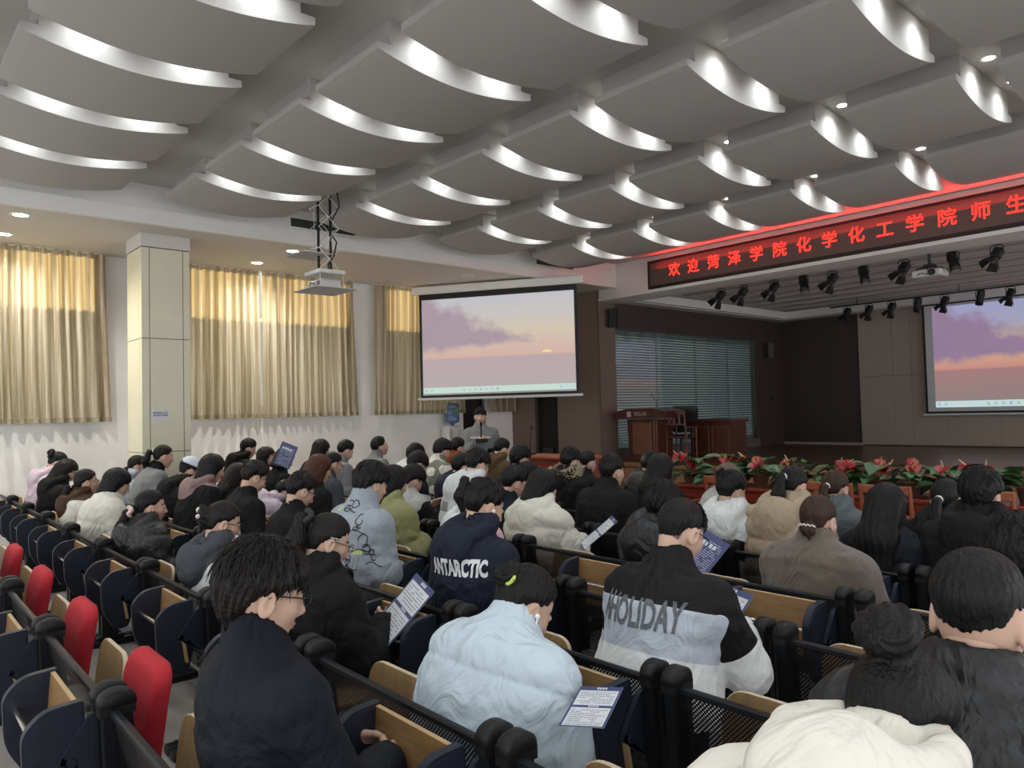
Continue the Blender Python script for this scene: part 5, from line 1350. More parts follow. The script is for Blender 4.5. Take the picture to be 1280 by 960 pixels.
SUN1 = sunset('projected_sunset', dict(sea0=H_('bdb3b4'), sea1=H_('c4afb1'), hor=H_('dcb9ad'), peach=H_('dfc3b4'), yel=H_('dccdb8'), pale=H_('d2cdc8'), top=H_('c9c8cf'), cl0=H_('a79aa8'), cl1=H_('bda6ae'), sun=H_('f6ee9c'), bar=H_('cfe6dc'), icon=(.35, .55, .45)), .90)
SUN2 = sunset('projected_sunset_stage', dict(sea0=H_('8f8482'), sea1=H_('a87f80'), hor=H_('c98f86'), peach=H_('d2a387'), yel=H_('cdb487'), pale=H_('a7a3bd'), top=H_('9da1c6'), cl0=H_('84779a'), cl1=H_('a6849c'), sun=H_('efe38d'), bar=H_('c6dcdc'), icon=(.2, .3, .4)), .95)
SCRW = mat('screen_cloth', (.62, .62, .63), .7); SCRB = mat('screen_border', (.008, .008, .009), .6)
def screen(name, label, loc, rz, wd, ht, m, case, margin):
    t = thing(name, label, 'projection screen', loc, rz)
    mb = MB().box(0, wd, -.006, .006, 0, .045).box(0, wd, -.006, .006, ht - margin[1], ht).box(0, .045, -.006, .006, .045, ht - margin[1]).box(wd - .045, wd, -.006, .006, .045, ht - margin[1])
    mb.build('black_border', SCRB, t)
    MB().box(.045, wd - .045, -.004, .004, .045, ht - margin[1]).build('cloth', SCRW, t)
    a, b = margin[0], wd - margin[0]
    MB().box(a, b, -.0065, -.0045, margin[2], ht - margin[1] - margin[3]).build('projected_picture', m, t)
    MB().bbox(-.06, wd + .06, -.02, .02, -.045, -.0, .008).build('bottom_bar', mat('bar_white', (.62, .62, .62), .4), t)
    if case: MB().bbox(-.13, wd + .13, -.06, .10, ht, ht + .14, .02).build('case', M_white, t)
    return t
k_ = .862
A_ = Vector((-12.99 * k_, 9.05 * k_)); B_ = Vector((-10.12 * k_, 10.80 * k_)); dd_ = B_ - A_
screen('projection_screen', 'pull-down projection screen showing a hazy sunset, hung at the front left corner', (A_.x, A_.y, 1.6 + .325 * k_), math.atan2(dd_.y, dd_.x), dd_.length, 2.16 * k_, SUN1, True, (.055, .10, .075, .006))
screen('projection_screen', 'projection screen showing a vivid sunset at the back of the stage', (-6.27, 17.70, 1.33), 0, 4.0, 2.44, SUN2, False, (.20, .10, .13, .05))

# ------------------------------------------------------------------ LED sign over the stage
def led_sign():
    t = thing('led_sign', 'long LED banner with red Chinese characters above the stage', 'LED sign', (-8.46, YF, 3.748))
    W_ = 12.4; H = .505
    mb = MB().bbox(0, W_, -.09, -.001, 0, .05, .006).bbox(0, W_, -.09, -.001, H - .05, H, .006).bbox(0, .05, -.09, -.001, .05, H - .05, .006).bbox(W_ - .05, W_, -.09, -.001, .05, H - .05, .006)
    mb.build('sign_frame', mat('sign_black', (.008, .007, .007), .5), t)
    m = mat('led_face', (.095, .080, .070), .45, var=.15, vscale=120, stretch=(1, 1, .02)); MB().box(.05, W_ - .05, -.075, -.01, .05, H - .05).build('led_face', m, t)
    red = emissive('led_red', (1.0, .018, .012), 4.5); halo = mat('led_glow_face', (.16, .02, .016), .5)
    for ch, x in zip('欢迎菏泽学院化学化工学院师生', [-7.88 + .3972 * i for i in range(14)]):
        V, Fs = text_mesh(ch, .245, .003)
        MB().add([(v[0] + x + 8.46, -.0785, v[1] + .262) for v in V], Fs).build('character', red, t)
    l = bpy.data.lights.new('added_red_fill', 'AREA'); l.shape = 'RECTANGLE'; l.size = 12.0; l.size_y = .04; l.energy = 75; l.color = (1, .06, .05)  # extra area lamp added ahead of the sign to redden the ceiling
    o = bpy.data.objects.new('added_red_fill', l); COL.objects.link(o); o.parent = t; o.location = (6.2, -.13, .30); o.rotation_euler = (math.radians(208), 0, 0)
led_sign()

# ------------------------------------------------------------------ stage lights
SPOTB = mat('spot_black', (.010, .010, .011), .45)
def stage_spot(x, y, z, label, kind, aim, group, top):
    t = thing('stage_spotlight', label, 'stage light', (x, y, z), group=group)
    mb = MB().tube([(-.075, 0, -.01), (-.08, 0, .10), (-.05, 0, .125), (.05, 0, .125), (.08, 0, .10), (.075, 0, -.01)], .008, 6)
    mb.cyl((0, 0, .12), (0, 0, top - z), .012, n=8); mb.bbox(-.03, .03, -.03, .03, .12, .15, .006)
    mb.build('yoke', SPOTB, t)
    R = Matrix.Rotation(aim[0], 4, 'X') @ Matrix.Rotation(aim[1], 4, 'Y')
    b = MB()
    if kind == 'tube':
        b.lathe([(.045, .13), (.062, .12), (.064, -.06), (.070, -.07), (.072, -.16), (.060, -.165)], n=18)
        for zz in (.08, .05, .02): b.lathe([(.064, zz), (.068, zz), (.068, zz - .012), (.064, zz - .012)], n=18)
    else:
        b.bbox(-.065, .065, -.055, .055, -.07, .09, .02); b.lathe([(.060, -.07), (.064, -.09), (.064, -.115), (.05, -.118)], n=18)
    b.xf(R).build('lamp_body', SPOTB, t)
    l = MB().lathe([(.055, -.1655 if kind == 'tube' else -.1185), (.0005, -.168 if kind == 'tube' else -.1225)], n=16); l.xf(R).build('lens', mat('spot_lens', (.45, .42, .36), .08, .3), t)
    if kind != 'tube':
        for s in (0, 1, 2, 3):
            f = MB().add([(-.055, .062, -.112), (.055, .062, -.112), (.075, .115, -.215), (-.075, .115, -.215), (-.055, .066, -.112), (.055, .066, -.112), (.075, .119, -.215), (-.075, .119, -.215)],
                         [(0, 1, 2, 3), (7, 6, 5, 4), (0, 4, 5, 1), (2, 6, 7, 3), (1, 5, 6, 2), (0, 3, 7, 4)])
            f.xf(R @ Matrix.Rotation(s * PI / 2, 4, 'Z')).build('barn_door', SPOTB, t)
pl = ['leftmost of the front row', 'second from left', 'third from left', 'fourth from left, a plain tube', 'fifth from left', 'sixth from left, a plain tube', 'left of the stage projector', 'right of the stage projector, a plain tube', 'rightmost of the front row']
for i, x in enumerate((-7.5, -7.05, -6.46, -5.94, -5.46, -4.97, -4.38, -3.72, -3.18)):
    tube = i in (3, 5, 7)
    stage_spot(x, 11.75, 3.58, 'black spotlight under the front stage ceiling, ' + pl[i], 'tube' if tube else 'barn', (-.25 if tube else -.55, (.12, -.25)[i % 2] if tube else .35), 'front row of stage spotlights', 3.90)
rl = thing('light_rail', 'thin black rail carrying the rear stage spotlights', 'light rail', (-7.75, 16.5, 3.74))
mb = MB().bbox(0, 6.5, -.02, .02, -.015, .015, .004)
for x in (.6, 2.6, 4.6, 6.2): mb.cyl((x, 0, 0), (x, 0, .16), .01, n=6)
mb.build('rail', SPOTB, rl)
for i, x in enumerate((-7.37, -6.9, -6.43, -5.92, -5.41, -4.78, -4.27)):
    stage_spot(x, 16.5, 3.60, 'small black spotlight on the rear rail, %s' % ['leftmost', 'second from left', 'third from left', 'fourth from left beside the stage screen', 'above the stage screen left corner', 'above the stage screen, with a bright lens', 'above the stage screen, rightmost'][i], 'tube' if i in (3, 5) else 'barn', (.5 if i in (3, 5) else -.4, .3), 'rear row of stage spotlights', 3.725)

def stage_projector():
    t = thing('projector', 'white projector hung upside down from the stage ceiling', 'projector', (-3.98, 11.6, 3.42))
    MB().bbox(-.20, .20, -.15, .15, -.055, .045, .02).build('body', mat('projector_white', (.55, .55, .53), .45), t)
    MB().cyl((.08, -.145, -.005), (.08, -.185, -.005), .045, .05, 18).build('lens', mat('lens_dark', (.02, .02, .03), .1), t)
    MB().tube([(-.12, -.152, -.02), (-.06, -.156, .0), (0, -.156, -.02), (.03, -.152, -.03)], .006, 5).build('cable', M_black, t)
    mb = MB().cyl((0, 0, .12), (0, 0, .48), .022, n=10).bbox(-.07, .07, -.07, .07, .09, .13, .01)
    for a in range(4):
        c, s = math.cos(a * PI / 2 + .6), math.sin(a * PI / 2 + .6); mb.tube([(0, 0, .10), (c * .17, s * .13, .075), (c * .19, s * .145, .04)], .012, 6)
    mb.build('ceiling_mount', SPOTB, t)
stage_projector()

# ------------------------------------------------------------------ projector lift between the ceiling panels
def lift():
    x, y = -8.13, 4.31
    t = thing('projector_lift', 'scissor lift lowered from the ceiling on two black poles', 'projector lift', (x, y, ZC))
    MB().box(-.26, .26, -.22, .20, -.006, -.002).build('hatch_shade_sheet', mat('hatch_dark', (.006, .006, .006), .8), t)  # flat dark sheet under the ceiling, coloured as the shade of an opening
    for px, py in ((-.05, -.05), (.06, .05)): MB().cyl((px, py, -.004), (px, py, -1.03), .016, n=10).build('pole', M_black, t)
    lm = mat('lift_white', (.62, .62, .60), .45)
    for sx in (-1, 1):
        mb = MB(); n = 4; h = 1.0 / n
        for i in range(n):
            z0 = -.02 - i * h; z1 = z0 - h
            for o, (a, b) in enumerate(((-.13, .13), (.13, -.13))):
                mb.tube([(sx * .115 + o * .008 * sx, a, z0), (sx * .115 + o * .008 * sx, b, z1)], .0042, 5)
            mb.cyl((sx * .105, 0, z0 - h / 2), (sx * .13, 0, z0 - h / 2), .01, n=8)
        mb.build('scissor_arm', lm, t)
    MB().cyl((-.115, .13, -.52), (.115, .13, -.52), .006, n=6).cyl((-.115, -.13, -.27), (.115, -.13, -.27), .006, n=6).cyl((-.115, -.13, -.77), (.115, -.13, -.77), .006, n=6).build('cross_bar', lm, t)
    MB().bbox(-.19, .19, -.17, .17, -1.075, -1.03, .006).build('carriage', lm, t)
    mb = MB().bbox(-.29, .29, -.27, .27, -1.262, -1.25, .004)
    for a in (-.17, .17):
        for b in (-.15, .15): mb.cyl((a, b, -1.25), (a, b, -1.07), .006, n=6)
    mb.build('tray', mat('tray_white', (.50, .49, .47), .6), t)
    MB().tube([(.12, .10, -.01), (.16, .12, -.25), (.08, .06, -.42), (.09, .04, -.58), (.19, .06, -.70), (.14, .05, -.85), (.05, .02, -.95), (.10, .0, -1.03)], .009, 6).build('power_cable', M_black, t)
    p = thing('projector', 'white projector sitting on the tray of the ceiling lift', 'projector', (x, y, ZC - 1.25))
    MB().bbox(-.17, .17, -.13, .13, .012, .115, .018).build('body', mat('projector_white', (.55, .55, .53), .45), p)
    MB().cyl((-.17, .03, .065), (-.205, .03, .065), .040, .044, 16).build('lens', mat('lens_dark', (.02, .02, .03), .1), p)
    mb = MB()
    for i in range(6): mb.box(.05 + i * .016, .058 + i * .016, -.132, -.129, .04, .09)
    mb.build('vent_slot', M_black, p)
    MB().tube([(.02, -.131, .05), (-.03, -.17, .08), (-.09, -.16, .03), (-.15, -.15, .01)], .006, 5).build('signal_cable', M_black, p)
    h = thing('hatch_plate', 'flat grey hatch plate hanging beside the lift poles', 'hatch plate', (x - .09, y - .13, 3.52))
    MB().xf(Matrix()).bbox(-.24, .20, -.20, .20, -.006, .006, .003).build('plate', mat('plate_grey', (.40, .38, .35), .7), h)
    MB().cyl((.03, .03, 0), (.03, .03, .74), .004, n=6).build('hanger_wire', lm, h)
lift()

# ------------------------------------------------------------------ stage furniture
REDW = wood('dark_red_wood', (.055, .012, .008), (.095, .022, .012), 1.0, .32, (14, 14, 1.2))
REDW2 = wood('red_table_wood', (.15, .022, .012), (.22, .036, .018), 1.0, .30, (1.2, 14, 14)); REDW3 = wood('orange_red_wood', (.24, .065, .03), (.32, .095, .04), 1.0, .35, (14, 14, 1.2))
def podium():
    t = thing('lectern', 'dark red wooden lectern with a name plate at the left of the stage', 'lectern', (-8.93, 11.45, ZST))
    MB().bbox(-.42, .42, -.28, .28, 0, .06, .01).build('base', REDW, t)
    mb = MB().prism([(-.34, .06), (.34, .06), (.37, .78), (-.37, .78)], -.22, .22, 'y'); mb.build('body', REDW, t)
    MB().bbox(-.24, .20, -.232, -.218, .12, .72, .008).build('front_panel', wood('lectern_panel', (.16, .055, .028), (.20, .075, .038), 1, .35), t)
    mb = MB(); 
    for x in (.25, .31): mb.bbox(x, x + .02, -.23, -.215, .1, .76, .004)
    mb.build('moulding', wood('lectern_trim', (.20, .07, .03), (.26, .09, .04), 1, .3), t)
    mb = MB(); pl = [(-.58, .80), (.58, .80), (.60, .93), (.30, .985), (-.30, .985), (-.60, .93)]
    mb.prism(pl, -.32, .30, 'y'); mb.build('top', REDW, t)
    V, Fs = text_mesh('RISUN', .105, .001); MB().add([(v[0] + .03, -.3225, v[1] + .885) for v in V], Fs).build('lettering', mat('plate_text', (.45, .38, .34), .4), t)
    MB().box(-.29, -.19, -.3225, -.3205, .835, .935).build('emblem', mat('plate_mark', (.55, .45, .45), .4), t)
    MB().tube([(.16, 0, .97), (.18, -.02, 1.12), (.14, -.10, 1.24)], .006, 6).sphere((.14, -.11, 1.25), .016, 6).build('microphone', M_black, t)
podium()
def stage_desk():
    t = thing('desk', 'dark red wooden desk with panelled front on the stage', 'desk', (-8.10, 12.45, ZST))
    MB().bbox(-.48, .48, -.30, .30, .70, .755, .008).build('desk_top', REDW, t)
    MB().box(-.44, .44, -.26, .26, .0, .70).build('carcass', REDW, t)
    fm = wood('desk_moulding', (.10, .030, .02), (.14, .045, .028), 1, .35)
    for x0 in (-.40, .03):
        mb = MB(); x1 = x0 + .37
        for (a, b, c, d) in ((x0, x1, .10, .12), (x0, x1, .60, .62), (x0, x0 + .02, .12, .60), (x1 - .02, x1, .12, .60)): mb.bbox(a, b, -.272, -.258, c, d, .003)
        mb.build('front_panel', fm, t)
stage_desk()
def stage_chairs():
    t = thing('office_chair', 'black high-backed office chair behind the lectern', 'chair', (-8.62, 12.0, ZST), .3)
    B = mat('black_leather', (.012, .013, .014), .4)
    mb = MB(); pl = rpoly([(-.24, .50), (.24, .50), (.26, 1.02), (-.26, 1.02)], .09, 5); mb.prism(pl, .20, .27, 'y'); mb.build('backrest', B, t)
    MB().bbox(-.25, .25, -.22, .24, .40, .48, .03).build('seat', B, t)
    for s in (-1, 1): MB().tube([(s * .27, .2, .42), (s * .29, .1, .62), (s * .29, -.15, .62), (s * .27, -.15, .44)], .016, 8).build('armrest', mat('chair_arm', (.10, .07, .05), .4), t)
    mb = MB().cyl((0, 0, .12), (0, 0, .40), .03, n=10)
    for a in range(5): mb.tube([(0, 0, .13), (.28 * math.cos(a * 1.2566), .28 * math.sin(a * 1.2566), .07)], [.025, .016], 8)
    mb.build('base', B, t)
    for a in range(5): MB().sphere((.28 * math.cos(a * 1.2566), .28 * math.sin(a * 1.2566), .032), .032, 6).build('caster', M_black, t)
    wooden_chair((-8.42, 11.72, ZST), .15, 'slim dark wooden chair between the lectern and the stage desk', 'chair_front', .55)
def wooden_chair(loc, rz, label, group, dark=1.0, m=None):
    t = thing('wooden_chair', label, 'chair', loc, rz)
    m = m or wood('chair_dark_wood', (.09, .03, .018), (.14, .05, .028), 1, .3, (14, 14, 1.2))
    for x in (-.20, .20):
        for y in (-.20, .20):
            top = .93 if y < 0 else .62
            MB().tube([(x, y, 0), (x, y, .44), (x, y - (.07 if y < 0 else 0), top)], [.017, .021, .017], 8).build('leg', m, t)
        MB().bbox(x - .02, x + .02, -.22, .22, .61, .635, .006).build('armrest', m, t)
    MB().bbox(-.22, .22, -.21, .22, .42, .455, .01).build('seat', m, t)
    MB().bbox(-.20, .20, -.282, -.255, .86, .93, .008).bbox(-.19, .19, -.262, -.240, .66, .70, .006).build('back_rail', m, t)
    mb = MB()
    for x in (-.10, 0, .10): mb.bbox(x - .022, x + .022, -.272, -.255, .69, .87, .004)
    mb.build('back_splat', m, t)
    return t
stage_chairs()
def wall_speaker(loc, rz, label, c):
    t = thing('wall_loudspeaker', label, 'loudspeaker', loc, rz, 'wall loudspeakers')
    m = mat('speaker_' + c, (.014, .015, .015) if c == 'black' else (.055, .053, .050), .6)
    MB().prism([(-.0, -.10), (.16, -.07), (.16, .07), (-.0, .10)], -.18, .18, 'z').build('cabinet', m, t)
    MB().prism([(.1601, -.062), (.168, -.06), (.168, .06), (.1601, .062)], -.17, .17, 'z').build('grille', mat('grille_' + c, (.03, .035, .034) if c == 'black' else (.075, .072, .066), .8, bump=.4, bscale=400), t)
    MB().cyl((-.06, 0, 0), (.02, 0, 0), .02, n=8).build('wall_bracket', M_black, t)
wall_speaker((-9.66, 11.32, 3.38), -.9, 'black wall loudspeaker at the top left corner of the stage opening', 'black')
wall_speaker((-9.66, 17.15, 2.95), -.6, 'dim grey loudspeaker on the dark wall beyond the glass partition', 'grey')
s_ = thing('wall_socket', 'tiny dark socket on the dark brown stage wall', 'socket', (-9.715, 17.35, 1.75)); MB().bbox(0, .012, -.045, .045, -.045, .045, .004).build('plate', M_black, s_); MB().box(.012, .014, -.02, .02, -.012, .012).build('socket_face', M_dark, s_)

# ------------------------------------------------------------------ red tables, chairs and flowers before the stage
tb = ['leftmost of the row, behind the cap', 'second of the row, behind the beige coat', 'third of the row, behind the long black hair', 'fourth of the row, behind the man with collar-length hair', 'fifth of the row at the right edge']
for i in range(5):
    x = -5.02 + i * 1.22
    t = thing('red_table', 'red wooden table before the stage, ' + tb[i], 'table', (x, 6.80, 0), group='red tables before the stage')
    MB().bbox(0, 1.21, 0, .55, .735, .77, .008).build('table_top', REDW2, t)
    MB().box(.05, 1.16, .47, .495, .12, .735).build('modesty_panel', REDW2, t)
    MB().bbox(.03, 1.18, .02, .045, .62, .735, .005).build('apron', REDW2, t)
    for lx in (.03, 1.13):
        MB().bbox(lx, lx + .05, .04, .50, .0, .735, .006).build('leg', REDW2, t)
rc = ['leftmost, behind the capped person', 'hidden behind the beige coat', 'behind the grey-green puffer', 'behind the long straight black hair', 'far right behind the man with collar-length hair']
for i, x in enumerate((-4.86, -4.05, -3.05, -2.55, -1.88)):
    wooden_chair((x, 6.56, 0), random.uniform(-.1, .1), 'orange-red wooden armchair at the red tables, ' + rc[i], 'c', m=REDW3)['group'] = 'red armchairs at the front tables'
for i, x in enumerate((-7.35, -6.85)):
    wooden_chair((x, 6.62, 0), 0, ('red wooden armchair at the left end desk, nearer the standing speaker', 'red wooden armchair at the left end desk, nearer the stage')[i], 'c', m=REDW2)['group'] = 'red armchairs at the front tables'
t = thing('red_desk', 'red-brown wooden desk at the front left, before the brown wall', 'desk', (-7.75, 6.95, 0))
MB().bbox(0, 1.15, 0, .5, .96, 1.0, .008).build('desk_top', REDW3, t); MB().box(.04, 1.11, .05, .07, .1, .96).build('modesty_panel', REDW2, t)
for lx in (.02, 1.08): MB().bbox(lx, lx + .05, .03, .47, 0, .96, .006).build('leg', REDW2, t)

LEAF = mat('anthurium_leaf', (.030, .085, .028), .38, var=.35, vscale=9); LEAF2 = mat('anthurium_leaf_pale', (.055, .14, .045), .4, var=.3, vscale=9); SPATHE = mat('anthurium_red', (.28, .016, .018), .3, var=.2, vscale=12); SPADIX = mat('anthurium_spadix', (.62, .42, .20), .5); STEM = mat('plant_stem', (.06, .11, .03), .6); POTM = mat('pot_brown', (.10, .045, .025), .6)
def heart(L, Wd, cup, n=12):
    V = []; Fs = []
    for i in range(n + 1):
        t = i / n; half = Wd * math.sin(PI * min(1, t ** .62)) ** .8 * (1 - .15 * t); yy = (t - .12) * L
        for j in range(7):
            s = -1 + j / 3; lob = -.16 * L * (1 - t) ** 6 * (abs(s) ** 1.2)
            V.append((s * half, yy + lob, cup * (abs(s) ** 1.6) * half - .25 * L * t * t + .012 * math.sin(t * 9 + s * 2) * L))
    for i in range(n):
        for j in range(6): Fs.append((i * 7 + j, i * 7 + j + 1, i * 7 + j + 8, i * 7 + j + 7))
    o = len(V); V += [(x, y, z - .003) for x, y, z in V]; Fs += [tuple(o + q for q in f[::-1]) for f in Fs]
    return V, Fs
def anthurium(x, y, z, seed, label, nl=9, nf=3, s=1.0):
    rs = random.Random(seed); t = thing('potted_anthurium', label, 'potted flower', (x, y, z), rs.uniform(0, 6), 'anthuriums on the red tables')
    MB().lathe([(.065, 0), (.085, .11), (.092, .115), (.092, .13), (.080, .13), (.076, .10), (.001, .10)], n=18).build('pot', POTM, t)
    for i in range(nl):
        a = 2 * PI * i / nl + rs.uniform(-.4, .4); h = rs.uniform(-.02, .17) * s; r = rs.uniform(.08, .20) * s; L = rs.uniform(.15, .23) * s
        V, Fs = heart(L, L * .40, rs.uniform(.1, .35)); M = Matrix.Translation((math.cos(a) * r, math.sin(a) * r, h + .10)) @ Matrix.Rotation(a - PI / 2, 4, 'Z') @ Matrix.Rotation(rs.uniform(-.5, .45), 4, 'X') @ Matrix.Rotation(rs.uniform(-.3, .3), 4, 'Y')
        lf = MB().add(V, Fs, 0, True).xf(M).build('leaf', rs.choice((LEAF, LEAF, LEAF2)), t)
        MB().tube([(0, 0, .10), (math.cos(a) * r * .5, math.sin(a) * r * .5, h * .7 + .10), (math.cos(a) * r, math.sin(a) * r, h + .10)], .004, 5).build('stalk', STEM, lf)
    for i in range(nf):
        a = rs.uniform(-2.6, -.4) - t.rotation_euler.z; h = rs.uniform(.14, .24) * s; r = rs.uniform(.06, .17) * s; L = rs.uniform(.11, .145) * s
        V, Fs = heart(L, L * .46, .25); M = Matrix.Translation((math.cos(a) * r, math.sin(a) * r, h + .08)) @ Matrix.Rotation(a - PI / 2, 4, 'Z') @ Matrix.Rotation(rs.uniform(.3, 1.0) * -1 + .25, 4, 'X')
        fl = MB().add(V, Fs, 0, True).xf(M).build('spathe', SPATHE, t)
        p0 = M @ Vector((0, .01, .004)); p1 = M @ Vector((0, .035, .07)); MB().tube([p0, p1], [.008, .004], 7).build('spadix', SPADIX, fl)
        MB().tube([(0, 0, .10), (math.cos(a) * r * .6, math.sin(a) * r * .6, h * .6 + .1), tuple(p0)], .004, 5).build('flower_stem', STEM, fl)
fw = [(-4.98, 0, 4, 'leftmost pot of red anthuriums beside the orange chair'), (-4.55, .05, 2, 'tall leafy anthurium pot behind the brown cap'), (-4.12, 0, 5, 'pot of red anthuriums just right of the brown cap'), (-3.72, .03, 3, 'pot of red anthuriums left of the beige coat woman'), (-3.30, 0, 3, 'pot of red anthuriums between the two ponytailed women'), (-2.98, .04, 4, 'pot of big red anthuriums right of the grey-green puffer'), (-2.66, 0, 4, 'pot of red anthuriums above the long straight black hair'), (-2.36, .04, 1, 'mostly leafy anthurium pot left of the thick white hair band'), (-2.10, 0, 3, 'pot of red anthuriums behind the thick white hair band'), (-1.78, .02, 1, 'leafy anthurium pot right of the man with collar-length hair'), (-1.52, .0, 3, 'anthurium pot at the right edge of the flower row')]
for i, (x, dy, nf, lab) in enumerate(fw): anthurium(x, 7.08 + dy, .77, 40 + i, lab, 17, nf, 1.15 if i == 1 else .98)

# ------------------------------------------------------------------ water dispenser and the standing speaker
def dispenser():
    t = thing('water_dispenser', 'white water dispenser with a blue bottle by the dark door', 'water dispenser', (-11.36, 8.62, 0), PI / 2)
    MB().bbox(-.16, .16, -.15, .17, .02, 1.02, .02).bbox(-.155, .155, -.08, .165, 1.02, 1.36, .02).build('cabinet', mat('dispenser_white', (.62, .62, .60), .4), t)
    MB().bbox(-.12, .12, -.155, -.148, 1.08, 1.30, .002).build('panel', mat('dispenser_panel', (.55, .56, .55), .4), t)
    mb = MB(); rs = random.Random(9)
    for i in range(3):
        x = .02 + i * .03; mb.tube([(x, -.157, 1.27), (x - .012, -.157, 1.22), (x + .008, -.157, 1.20), (x - .006, -.157, 1.15)], .0025, 4)
    mb.box(-.01, .10, -.157, -.155, 1.275, 1.28); mb.build('printed_mark', mat('mark_grey', (.2, .2, .2), .6), t)
    for x in (-.05, .05): MB().cyl((x, -.08, 1.12), (x, -.13, 1.12), .014, n=8).build('tap', mat('tap_' + ('red' if x < 0 else 'blue'), (.4, .02, .02) if x < 0 else (.03, .08, .4), .4), t)
    MB().bbox(-.10, .10, -.14, -.06, 1.02, 1.035, .004).build('drip_tray', M_dark, t)
    g = bpy.data.materials.new('bottle_blue'); g.use_nodes = True; b = g.node_tree.nodes['Principled BSDF']; b.inputs['Base Color'].default_value = (.16, .27, .48, 1); b.inputs['Roughness'].default_value = .12; b.inputs['Transmission Weight'].default_value = .35
    MB().lathe([(.03, 1.34), (.04, 1.40), (.125, 1.43), (.133, 1.46), (.133, 1.53), (.126, 1.545), (.133, 1.56), (.133, 1.64), (.126, 1.655), (.133, 1.67), (.133, 1.76), (.12, 1.785), (.001, 1.785)], n=24).build('bottle', g, t)
    MB().prism([(-.09, 1.56), (.05, 1.56), (.05, 1.70), (-.09, 1.70)], -.1365, -.1345, 'y').build('bottle_label', mat('bottle_label', (.10, .22, .16), .5, var=.5, vscale=20), t)
dispenser()
def standing_trousers():
    g = Grid((-.22, -.17, -.37), (.22, .20, .62), .018); p = g.p; d = cone(p, (0, 0, .46), (0, 0, .56), .125, .115, (.75, 1, 1))
    for s in (-1, 1): d = su(d, su(cone(p, (s * .085, 0, .45), (s * .10, .02, .05), .082, .060), cone(p, (s * .10, .02, .05), (s * .105, 0, -.33), .060, .048), .02), .04)
    return surface(g, d)
def speaker_person():
    pos = Vector((-8.40, 6.87, .385)); yaw = math.atan2(-(0 - pos.x), (0 - pos.y)) 
    root, K = person(dict(label='man in a grey work jacket standing at the front, speaking into a microphone', cloth=[C_gray, (C_white, 'AND(.030-abs(s-.72),y-.02,.15-abs(x))'), (C_navy, 'OR(AND((.40-s)*.4,abs(x)-.095,-arm),AND(arm,.24-abs(sh-.20),-.012-abs(abs(x)-.20)*.4))')], lean=0.0, nod=.05, L=.50, pos=pos, yaw=yaw, near=1, hair='mop', hc='black', vol=.012, seed=99, neck=.10, arms=('hang', 'chest'), thick=.024, collar=.05, acc=(), stand=1, group='speaker at the front', hem=.42))
    mb = MB(); add_vq(mb, *standing_trousers()); mb.build('trousers', mat('trousers_navy', (.012, .014, .024), .8), root)
    sh = MB()
    for s in (-1, 1):
        g = Grid((s * .105 - .07, -.12, -.395), (s * .105 + .07, .22, -.25), .014); d = np.maximum(su(cone(g.p, (s * .105, -.02, -.34), (s * .11, .13, -.352), .048, .038), cone(g.p, (s * .105, -.01, -.34), (s * .105, -.01, -.28), .046, .048), .02), -.385 - g.z)
        add_vq(sh, *surface(g, d))
    sh.build('shoes', mat('shoe_black', (.012, .012, .012), .5), root)
    W = K['W'][1]; M = Matrix.Translation(pos) @ Matrix.Rotation(yaw, 4, 'Z')
    c = M @ Vector((.0, W[1] + .05, W[2] + .03))
    m = thing('microphone', 'black gooseneck microphone rising to the speaker’s mouth', 'microphone', c, yaw)
    MB().bbox(-.10, .07, -.03, .05, -.035, .02, .01).build('base', M_black, m); MB().box(-.06, .03, -.0315, -.030, -.015, .005).build('display', mat('display_grey', (.3, .3, .3), .3), m)
    MB().tube([(-.01, 0, .02), (-.01, .0, .12), (-.01, -.01, .20)], .011, 8).build('stem', M_black, m); MB().sphere((-.01, -.012, .225), .020, 8, sc=(1, 1, 1.6)).build('head', M_black, m)
speaker_person()
m2 = thing('microphone', 'second gooseneck microphone beside the standing speaker', 'microphone', (-7.62, 7.12, 1.0), .5)
MB().bbox(-.06, .06, -.05, .05, 0, .03, .008).build('base', M_black, m2); MB().tube([(0, 0, .03), (.0, -.02, .20), (.03, -.06, .30), (.05, -.09, .36)], .006, 6).build('stem', M_black, m2); MB().sphere((.053, -.095, .375), .016, 6, sc=(1, 1, 1.5)).build('head', M_black, m2)

